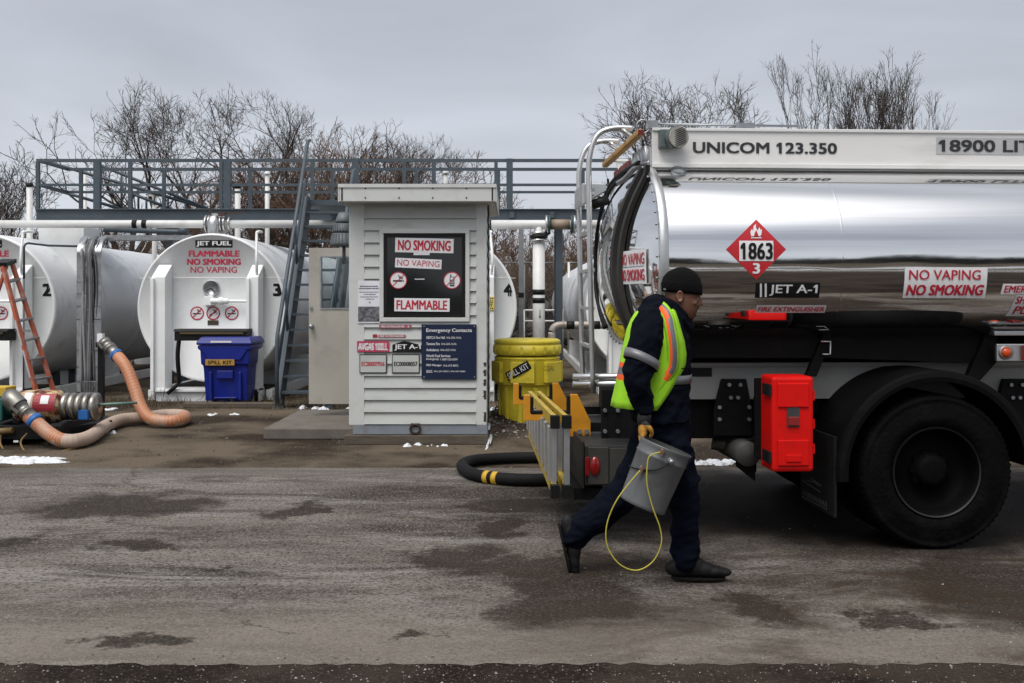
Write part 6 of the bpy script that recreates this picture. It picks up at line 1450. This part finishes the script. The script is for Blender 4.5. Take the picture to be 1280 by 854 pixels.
# ---- trousers, boots, gloves
mb = MB(); mb.rings([oval(pw((b + f) / 2, py), S(f - b) / 2, hy) for py, b, f, hy in ((508, 796, 857, .17), (525, 795, 860, .175), (545, 797, 863, .175), (560, 803, 862, .17))])
capsule(mb, [pw(838, 540, -.08)] + NEAR[1:], [.098, .104, .094, .086, .077, .078]); capsule(mb, [pw(815, 540, .08)] + FAR[1:], [.105, .106, .10, .098, .090, .080])
for a, b, y, r_ in ((868, 598, -.11, .04), (846, 690, -.12, .045), (866, 688, -.11, .05), (760, 628, .06, .05), (728, 656, .05, .045), (862, 640, -.15, .035), (850, 575, -.16, .04)): mb.ball(pw(a, b, y), r_, r_ * .8, r_ * .6)
remesh(mb, .009, 3, .5, .016, (6, 6, 9)).build('trousers', M_navy2, pr_)
def boot(ank, heel, toe, up, y, flat):
    mb = MB(); a, h, t_ = pw(*ank, y), pw(*heel, y), pw(*toe, y); ax = (t_ - h).normalized(); L_ = (t_ - h).length; upv = Vector(up).normalized()
    for k, w_, ht in ((.09, .040, .085), (.22, .046, .125), (.42, .049, .11), (.60, .051, .078), (.78, .050, .060), (.91, .040, .050)):
        c = h + ax * (L_ * k) + upv * (ht * .5 + .012); T = Matrix((ax, Vector((0, 1, 0)), upv)).transposed().to_4x4(); mb.ball(c, L_ * .22, w_, ht * .55, M=T)
    mb.tube([a, h + ax * (L_ * .22) + upv * .07, h + ax * (L_ * .26) + upv * .045], [.056, .054, .05], 12)
    b_ = remesh(mb, .007, 9, .5).build('boot', M_boot, pr_)
    mb = MB(); n_ = 26; ou = []
    for i in range(n_):
        q = 2 * math.pi * i / n_; k = .5 + .50 * math.cos(q); w_ = .043 * math.copysign(abs(math.sin(q)) ** .8, math.sin(q)) * (1.0 + .08 * math.cos(q)); ou.append((k * L_, w_))
    fn = lambda p_, q, c_: h + ax * p_ + Vector((0, q, 0)) + upv * c_
    mb.prism(ou, -.006, .010, fn); mb.build('sole', M_sole, b_, bevel=.004)
boot((858, 698), (839, 722.5), (907, 723.5), (0, 0, 1), -.10, True)
boot((719, 664), (698, 654), (712, 717), (S(20) , 0, S(6)), .10, False)
mb = MB(); hand(mb, pw(804.5, 522, YA), 1.12); gm = remesh(mb, .005, 2, .4)
zc_ = pw(0, 532, YA).z; xc_ = pw(803, 0, YA).x
for i, f in enumerate(gm.f):
    c = sum((gm.v[k] for k in f), Vector()) / len(f); gm.m[i] = 1 if (c.z < zc_ + .006 and c.z > zc_ - .085 and (c.x > xc_ - .045)) else 0
gl = gm.build('glove', [M_glove, M_gly], pr_)
mb = MB(); mb.tube([pw(806, 517, YA), pw(805.5, 521, YA), pw(804.5, 531, YA)], [.036, .038, .037], 16); mb.build('glove_cuff', M_glove, gl)
mb = MB(); hand(mb, pw(851, 510, .20), 1.12); remesh(mb, .006, 2, .4).build('glove', M_glove, pr_)

# ---- pail held by its rim
YB = -.33; sB_ = F / (PD0 + YB)
A_ = pw(832.5, 557.5, YB); B_ = pw(802.5, 632, YB); axp = (A_ - B_); Lp = axp.length; axp.normalize()
pl_ = root('pail', (A_.x, A_.y, B_.z - .1), 'dented grey metal pail with a yellow rope loop held at his side', 'pail')
yv = Vector((0, 1, .12)); yv = (yv - axp * yv.dot(axp)).normalized(); xv = yv.cross(axp)
T = Matrix((xv, yv, axp)).transposed().to_4x4(); T.translation = B_
M_pail = mat('pail_grey', (.115, .12, .122), .42, .2, .10, 5, dirt=((.06, .055, .05), .5, 8)); M_pin = mat('pail_inside', (.07, .07, .07), .6, .3)
r0, r1 = .126, .141
mb = MB(); mb.lathe([(.001, .012), (r0 - .006, .012), (r0 - .002, .0), (r0 + .003, .004), (r0 + .001, .02), (r0 + (r1 - r0) * .78, Lp * .78), (r0 + (r1 - r0) * .8 + .005, Lp * .80), (r0 + (r1 - r0) * .82, Lp * .82), (r1 - .002, Lp * .94), (r1 + .005, Lp * .985), (r1 + .003, Lp), (r1 - .003, Lp - .002)], T, 48)
pbod = mb.build('body', M_pail, pl_)
mb = MB(); mb.lathe([(r1 - .004, Lp - .003), (r0 - .004, .018), (.001, .018)], T, 48); mb.build('lining', M_pin, pl_)
mb = MB()
def onp(a, z, o=0): return T @ Vector(((r0 + (r1 - r0) * z / Lp + o) * math.cos(a), (r0 + (r1 - r0) * z / Lp + o) * math.sin(a), z))
a1 = R(-82); c = onp(a1, Lp * .84); nrm = (onp(a1, Lp * .84, .1) - c).normalized(); mb.cyl(c, c + nrm * .012, .019, n=14); mb.ball(c + nrm * .014, .015); mb.build('ear', M_steel, pl_)
mb = MB(); mb.tube(spline([c + nrm * .015, onp(R(-100), Lp * .66, .012), onp(R(-120), Lp * .58, .008), onp(R(-150), Lp * .52, .008), onp(R(180), Lp * .5, .01)], 5), .004, 6); mb.build('wire_handle', M_black, pl_)
mb = MB(); k1_ = onp(R(-106), Lp * .93, .01); k2_ = onp(R(-133), Lp * .56, .015)
for q in (k2_, k1_): mb.ball(q, .012, .01, .02); mb.beam(q + Vector((.01, -.01, .01)), q + Vector((-.012, -.012, -.03)), .012, .008)
mb.split('knot', mat('rope_clip', (.12, .07, .05), .6), pl_)
mb = MB(); yq = YB - .16
pts = [k1_, pw(812.5, 570, yq), pw(809, 583, yq), pw(809, 607, yq), pw(816, 635, yq), pw(825, 660, yq), pw(826.5, 680, yq), pw(816, 702, yq), pw(796, 713, yq), pw(774, 705, yq), pw(759, 682, yq), pw(759, 654, yq), pw(773, 622, yq), k2_]
mb.tube(spline(pts, 6), .0034, 8); mb.build('rope', mat('yellow_rope', (.42, .36, .04), .7), pl_)
# ---------------------------------------------------------------- bare trees, shrubs, fence, far woods
M_bark = mat('bark_grey_brown', (.050, .040, .032), .9, 0, .2, 3); M_twig = mat('twig_grey_brown', (.060, .046, .038), .9, 0, .25, 2)
M_barkr = mat('bark_russet', (.075, .040, .022), .9, 0, .2, 3); M_twigr = mat('twig_russet', (.105, .052, .030), .9, 0, .35, 1.5); M_twigy = mat('twig_ochre', (.12, .07, .03), .9, 0, .35, 1.5)
def tree_mesh(seed, H, style, tw=.009, depth=8, r0=.2, stems=1):
    rnd = random.Random(seed); tr, cr_ = MB(), MB()
    ang, ratio, up, jit, side = {'spread': ((19, 35), .82, .045, .13, .38), 'upright': ((7, 15), .80, .10, .065, .55), 'shrub': ((14, 30), .80, .05, .12, .6)}[style]
    def twig(p, d, L, r):
        pts = [p]; q = p; e = d
        for i in range(3): e = (e + Vector((rnd.gauss(0, .2), rnd.gauss(0, .2), rnd.gauss(0, .15) + up))).normalized(); q = q + e * (L / 3); pts.append(q)
        cr_.tube(pts, [r, r * .9, r * .75, r * .5], 3, caps=False)
        if L > H * .035:
            for k in range(2):
                j = rnd.choice((1, 2)); o_ = e.orthogonal().normalized(); o_.rotate(Matrix.Rotation(rnd.uniform(0, 6.28), 3, e)); f = (e * .8 + o_ * .6).normalized(); cr_.tube([pts[j], pts[j] + f * L * .28, pts[j] + f * L * .5 + Vector((0, 0, L * .04))], [r * .7, r * .6, r * .4], 3, caps=False)
    def fork(p, d, L, r, lev):
        n_ = 5 if lev < 2 else (4 if lev < 4 else 3); pts = [p]; ds = [d]
        for i in range(n_):
            d = (d + Vector((rnd.gauss(0, jit), rnd.gauss(0, jit), rnd.gauss(0, jit * .6) + up))).normalized(); p = p + d * (L / n_); pts.append(p); ds.append(d)
        r1 = max(tw, r * .74); (tr if lev < 3 else cr_).tube(pts, [r + (r1 - r) * i / n_ for i in range(n_ + 1)], 7 if lev < 2 else (5 if lev < 4 else 3), caps=False)
        if lev >= (3 if style == 'spread' else 2):
            for i in range(1, n_ + 1):
                if rnd.random() < side:
                    o_ = ds[i].orthogonal().normalized(); o_.rotate(Matrix.Rotation(rnd.uniform(0, 6.28), 3, ds[i])); a_ = R(rnd.uniform(30, 60)) if style != 'upright' else R(rnd.uniform(22, 40))
                    twig(pts[i], (ds[i] * math.cos(a_) + o_ * math.sin(a_)).normalized(), H * rnd.uniform(.03, .075), tw)
        ez, ex, er = {'spread': (.63, .38, .37), 'upright': (.56, .23, .44), 'shrub': (.5, .42, .5)}[style]
        out_ = (p.x * p.x + p.y * p.y) / (ex * H) ** 2 + ((p.z - ez * H) / (er * H)) ** 2 > 1 and p.z > .5 * H
        if lev >= depth or out_: twig(p, d, H * .05, tw); return
        k_ = 3 if (lev == 0 and stems == 1) or rnd.random() < .18 else 2; ph = rnd.uniform(0, 6.28)
        for k in range(k_):
            a_ = R(rnd.uniform(*ang)) * (1.25 if lev == 0 else 1); o_ = d.orthogonal().normalized(); o_.rotate(Matrix.Rotation(ph + 6.283 * k / k_ + rnd.uniform(-.4, .4), 3, d))
            nd = (d * math.cos(a_) + o_ * math.sin(a_)).normalized()
            if lev < 5 and nd.z < .1: nd.z = .15; nd.normalize()
            fork(p, nd, L * ratio * rnd.uniform(.78, 1.15), max(tw, r1 * rnd.uniform(.66, .84)), lev + 1)
    for s_ in range(stems):
        a = rnd.uniform(0, 6.28); ln = .06 if stems == 1 else rnd.uniform(.05, .30 if style == 'upright' else .5); d = Vector((math.cos(a) * ln, math.sin(a) * ln, 1)).normalized()
        p0 = Vector((0, 0, -.1)) if stems == 1 else Vector((math.cos(a), math.sin(a), 0)) * rnd.uniform(0, H * .07) + Vector((0, 0, -.1))
        fork(p0, d, H * {'spread': .24, 'upright': .25, 'shrub': .24}[style] * rnd.uniform(.85, 1.15), r0, 0 if stems == 1 else 1)
    zs = sorted(q.z for q in cr_.v); top = zs[int(len(zs) * (.9985 if style == 'upright' else .996))]; k = H / top
    for m_ in (tr, cr_): m_.v = [q * k for q in m_.v]
    return tr, cr_
PROTO = {}
def proto(key, *a, mats=(None, None), **k):
    tr, cr_ = tree_mesh(*a, **k)
    def me(mb, nm, m_):
        q = bpy.data.meshes.new(nm); q.from_pydata([tuple(v) for v in mb.v], [], mb.f); q.materials.append(m_); q.polygons.foreach_set('use_smooth', [True] * len(mb.f)); q.update(); return q
    PROTO[key] = (me(tr, 'trunk', mats[0]), me(cr_, 'crown', mats[1]))
proto('spread1', 21, 10, 'spread', mats=(M_bark, M_twig), r0=.36, tw=.010, depth=8)
proto('spread2', 34, 10, 'spread', mats=(M_bark, M_twig), r0=.36, tw=.010, depth=8)
proto('spread3', 57, 10, 'spread', mats=(M_bark, M_twig), r0=.28, tw=.010, depth=7, stems=2)
proto('up1', 5, 10, 'upright', mats=(M_bark, M_twig), tw=.008, r0=.10, depth=6, stems=4)
proto('up2', 6, 10, 'upright', mats=(M_bark, M_twig), tw=.008, r0=.10, depth=6, stems=4)
proto('shrub1', 7, 6, 'shrub', mats=(M_barkr, M_twigr), tw=.008, r0=.05, depth=6, stems=7)
proto('shrub2', 8, 6, 'shrub', mats=(M_barkr, M_twigy), tw=.008, r0=.05, depth=6, stems=7)
proto('shrub3', 9, 6, 'shrub', mats=(M_bark, M_twig), tw=.008, r0=.045, depth=6, stems=7)
def plant(key, px, top, d, wscale, label, name='bare_tree', cat='tree', grp=None, rz=0.0):
    H = EYE + (HZ - top) * d / F; h0 = 10 if not key.startswith('shrub') else 6; s_ = H / h0
    o = bpy.data.objects.new(name, None); COL.objects.link(o); o.location = ((px - CX) * d / F, d, 0); o.rotation_euler = (0, 0, rz); o.scale = (s_ * wscale, s_ * wscale, s_); tag(o, label, cat, grp)
    for nm, me in zip(('trunk', 'crown'), PROTO[key]):
        c = bpy.data.objects.new(nm, me); COL.objects.link(c); c.parent = o
    return o
GT = 'bare trees behind the tank farm'
plant('shrub3', 8, 192, 62, 1.0, 'pale thin bare tree at the far left edge beyond the vent pipe', grp=GT)
plant('spread3', 125, 142, 64, 1.15, 'bare tree with knobbly brown crown over the left end of the walkway', grp=GT, rz=.4)
plant('spread1', 222, 112, 66, .85, 'tall bare tree leaning over the mushroom vent behind the walkway', grp=GT, rz=1.1)
plant('spread2', 324, 114, 66, .85, 'tall rounded bare tree left of the stair behind the walkway', grp=GT, rz=2.2)
plant('spread3', 395, 152, 75, .95, 'bare tree just right of the stair top, above the russet shrubs', grp=GT, rz=3.0)
plant('spread2', 445, 156, 80, 1.0, 'wide bare tree rising behind the roof of the booth', grp=GT, rz=4.4)
plant('spread1', 518, 168, 82, .8, 'small bare tree at the right end of the left-hand trees', grp=GT, rz=5)
plant('spread1', 842, 104, 62, 1.0, 'spreading bare tree above the ochre rear rail of the tanker', grp=GT, rz=.9)
plant('spread3', 925, 104, 62, .95, 'spreading bare tree above the radio frequency lettering', grp=GT, rz=1.9)
plant('up1', 1003, 57, 62, .95, 'tall upright bare tree, the narrower of the two behind the tanker', grp=GT, rz=.3)
plant('up2', 1085, 58, 62, 1.0, 'tallest and broadest upright bare tree behind the tanker', grp=GT, rz=1.2)
plant('up1', 1150, 108, 62, .85, 'short upright bare tree, rightmost above the tanker', grp=GT, rz=2.6)
GS = 'russet shrubs behind the fence'
rnd = random.Random(77)
spots = [(-10, 272, 48), (30, 272, 46), (85, 275, 48), (140, 272, 50), (195, 275, 52), (245, 258, 50), (300, 228, 50), (345, 185, 48), (385, 170, 47), (420, 168, 50), (462, 172, 52), (500, 185, 50), (540, 200, 52), (575, 250, 48), (612, 292, 45), (640, 270, 44), (668, 288, 42), (700, 282, 44), (730, 292, 42), (765, 262, 46), (800, 282, 44)]
lbs = ['low russet shrub at the far left edge under the pale tree', 'russet shrub behind the leftmost vent pipe', 'russet shrub behind the left end post of the walkway', 'brown shrub behind the thick left railing post', 'thin brown shrub below the mushroom vent', 'brown shrub below the leaning bare tree', 'russet shrub behind the slim white vents left of the stair', 'tall russet shrub just left of the stair top', 'tallest russet shrub directly behind the stair top', 'tall russet shrub between stair and booth roof', 'dense russet shrub above the left part of the booth roof', 'russet shrub above the middle of the booth roof', 'grey brown shrub above the right part of the booth roof', 'low shrub at the right end of the booth roof', 'ochre shrub behind tank 4 beside the booth', 'ochre shrub behind the slim grey post', 'brown shrub directly behind the white pipe riser', 'ochre shrub behind the tan hose joint', 'russet shrub behind the rear ladder of the tanker', 'russet shrub glimpsed beside the top step of the tanker', 'low shrub hidden mostly by the tanker end']
for i, ((px, top, d), lb) in enumerate(zip(spots, lbs)): plant(('shrub1', 'shrub2', 'shrub1', 'shrub3')[i % 4] if 590 > px > 280 or px < 280 else ('shrub2', 'shrub1')[i % 2], px, top, d, 1.15, lb, 'bare_shrub', 'shrub', GS, rnd.uniform(0, 6))
def far_wood(name, y, x0, x1, n_, hmax, seed, m_):
    rnd = random.Random(seed); mb = MB()
    for i in range(n_):
        x = rnd.uniform(x0, x1); h = hmax * (.55 + .25 * math.sin(x * .09) + .2 * math.sin(x * .31 + 1)) * rnd.uniform(.35, 1.0); yy = y + rnd.uniform(-6, 6); w_ = rnd.uniform(.12, .5); z0 = rnd.uniform(0, h * .5); dx = rnd.uniform(-1.2, 1.2)
        mb.add([(x - w_, yy, z0), (x + w_, yy + rnd.uniform(-.3, .3), z0), (x + dx, yy + rnd.uniform(-1, 1), h), (x, yy + w_, z0)], [(0, 1, 2), (1, 3, 2), (3, 0, 2)])
    return tag(mb.build(name, m_, origin=(0, 0, 0)), kind='stuff')
M_wood2 = mat('far_wood_brown', (.048, .036, .028), .95, 0, .3, .1); M_wood3 = mat('far_wood_dark', (.030, .030, .024), .95, 0, .3, .1)
far_wood('woods', 100, -110, 110, 7000, 7.5, 3, M_wood2)
far_wood('woods', -150, -260, 260, 12000, 17, 4, M_wood3)
far_wood('undergrowth', 40, -34, 16, 5000, 2.2, 5, M_wood2)
# chain-link fence behind the tanks
M_gal = mat('fence_wire', (.16, .16, .16), .5, .6, .1)
def fence(y, x0, x1, h, label, step, posts, rw=.003):
    fe = root('chain_link_fence', ((x0 + x1) / 2, y, 0), label, 'fence')
    mb = MB(); n_ = int((x1 - x0 + h) / step)
    def strip(a, b, w_): a, b = Vector(a), Vector(b); t_ = (b - a).normalized(); s_ = t_.cross(Vector((0, 1, 0))) * w_; q = Vector((0, w_, 0)); mb.add([a + s_, a - s_, a + q, b + s_, b - s_, b + q], [(0, 1, 4, 3), (1, 2, 5, 4), (2, 0, 3, 5)])
    for i in range(-int(h / step), int((x1 - x0) / step)):
        a = x0 + i * step
        for dirn in (1, -1):
            p0, p1 = (a, a + h) if dirn == 1 else (a + h, a); z0, z1 = 0.05, h
            q0, q1 = Vector((p0, y, z0)), Vector((p1, y, z1))
            if max(p0, p1) > x1 or min(p0, p1) < x0: continue
            strip(q0, q1, rw)
    mb.build('wire_mesh', M_gal, fe)
    mb = MB(); mb.cyl((x0, y + .01, h), (x1, y + .01, h), .022, n=8); mb.build('top_rail', M_gal, fe)
    x = x0
    while x <= x1: mb = MB(); mb.cyl((x, y + .03, 0), (x, y + .03, h + .06), .03, n=8); mb.build('fence_post', M_gal, fe); x += posts
    return fe
fence(33.5, -20, 14, 2.78, 'grey chain-link fence in front of the russet shrubs behind the tanks', .13, 3.4, .0035)
fence(-42, -60, 60, 2.0, 'chain-link fence crossing the brown field opposite the tanks', .5, 4.0, .006)
hr_ = root('white_guard_rail', (X(680, 24), 24, 0), 'low white pipe guard rail behind the pipe riser in front of the fence', 'guard rail')
mb = MB()
for y in (388, 401.5): mb.tube([P(652, y, 24), P(705, y, 24)], .022, 8)
for px in (655, 674, 703): mb.cyl((X(px, 24), 24, 0), P(px, 388, 24), .022, n=8)
mb.build('rail', M_pipe, hr_)
wf = root('pipe_gantry', (X(725, 27), 27, 0), 'thin white pipe gantry standing behind the tank by the tanker ladder', 'gantry')
mb = MB(); mb.tube([(X(711, 27), 27, 0), P(711, 328, 27), P(760, 328, 27), (X(760, 27), 27, 0)], .035, 8); mb.build('hoop', M_pipe, wf)
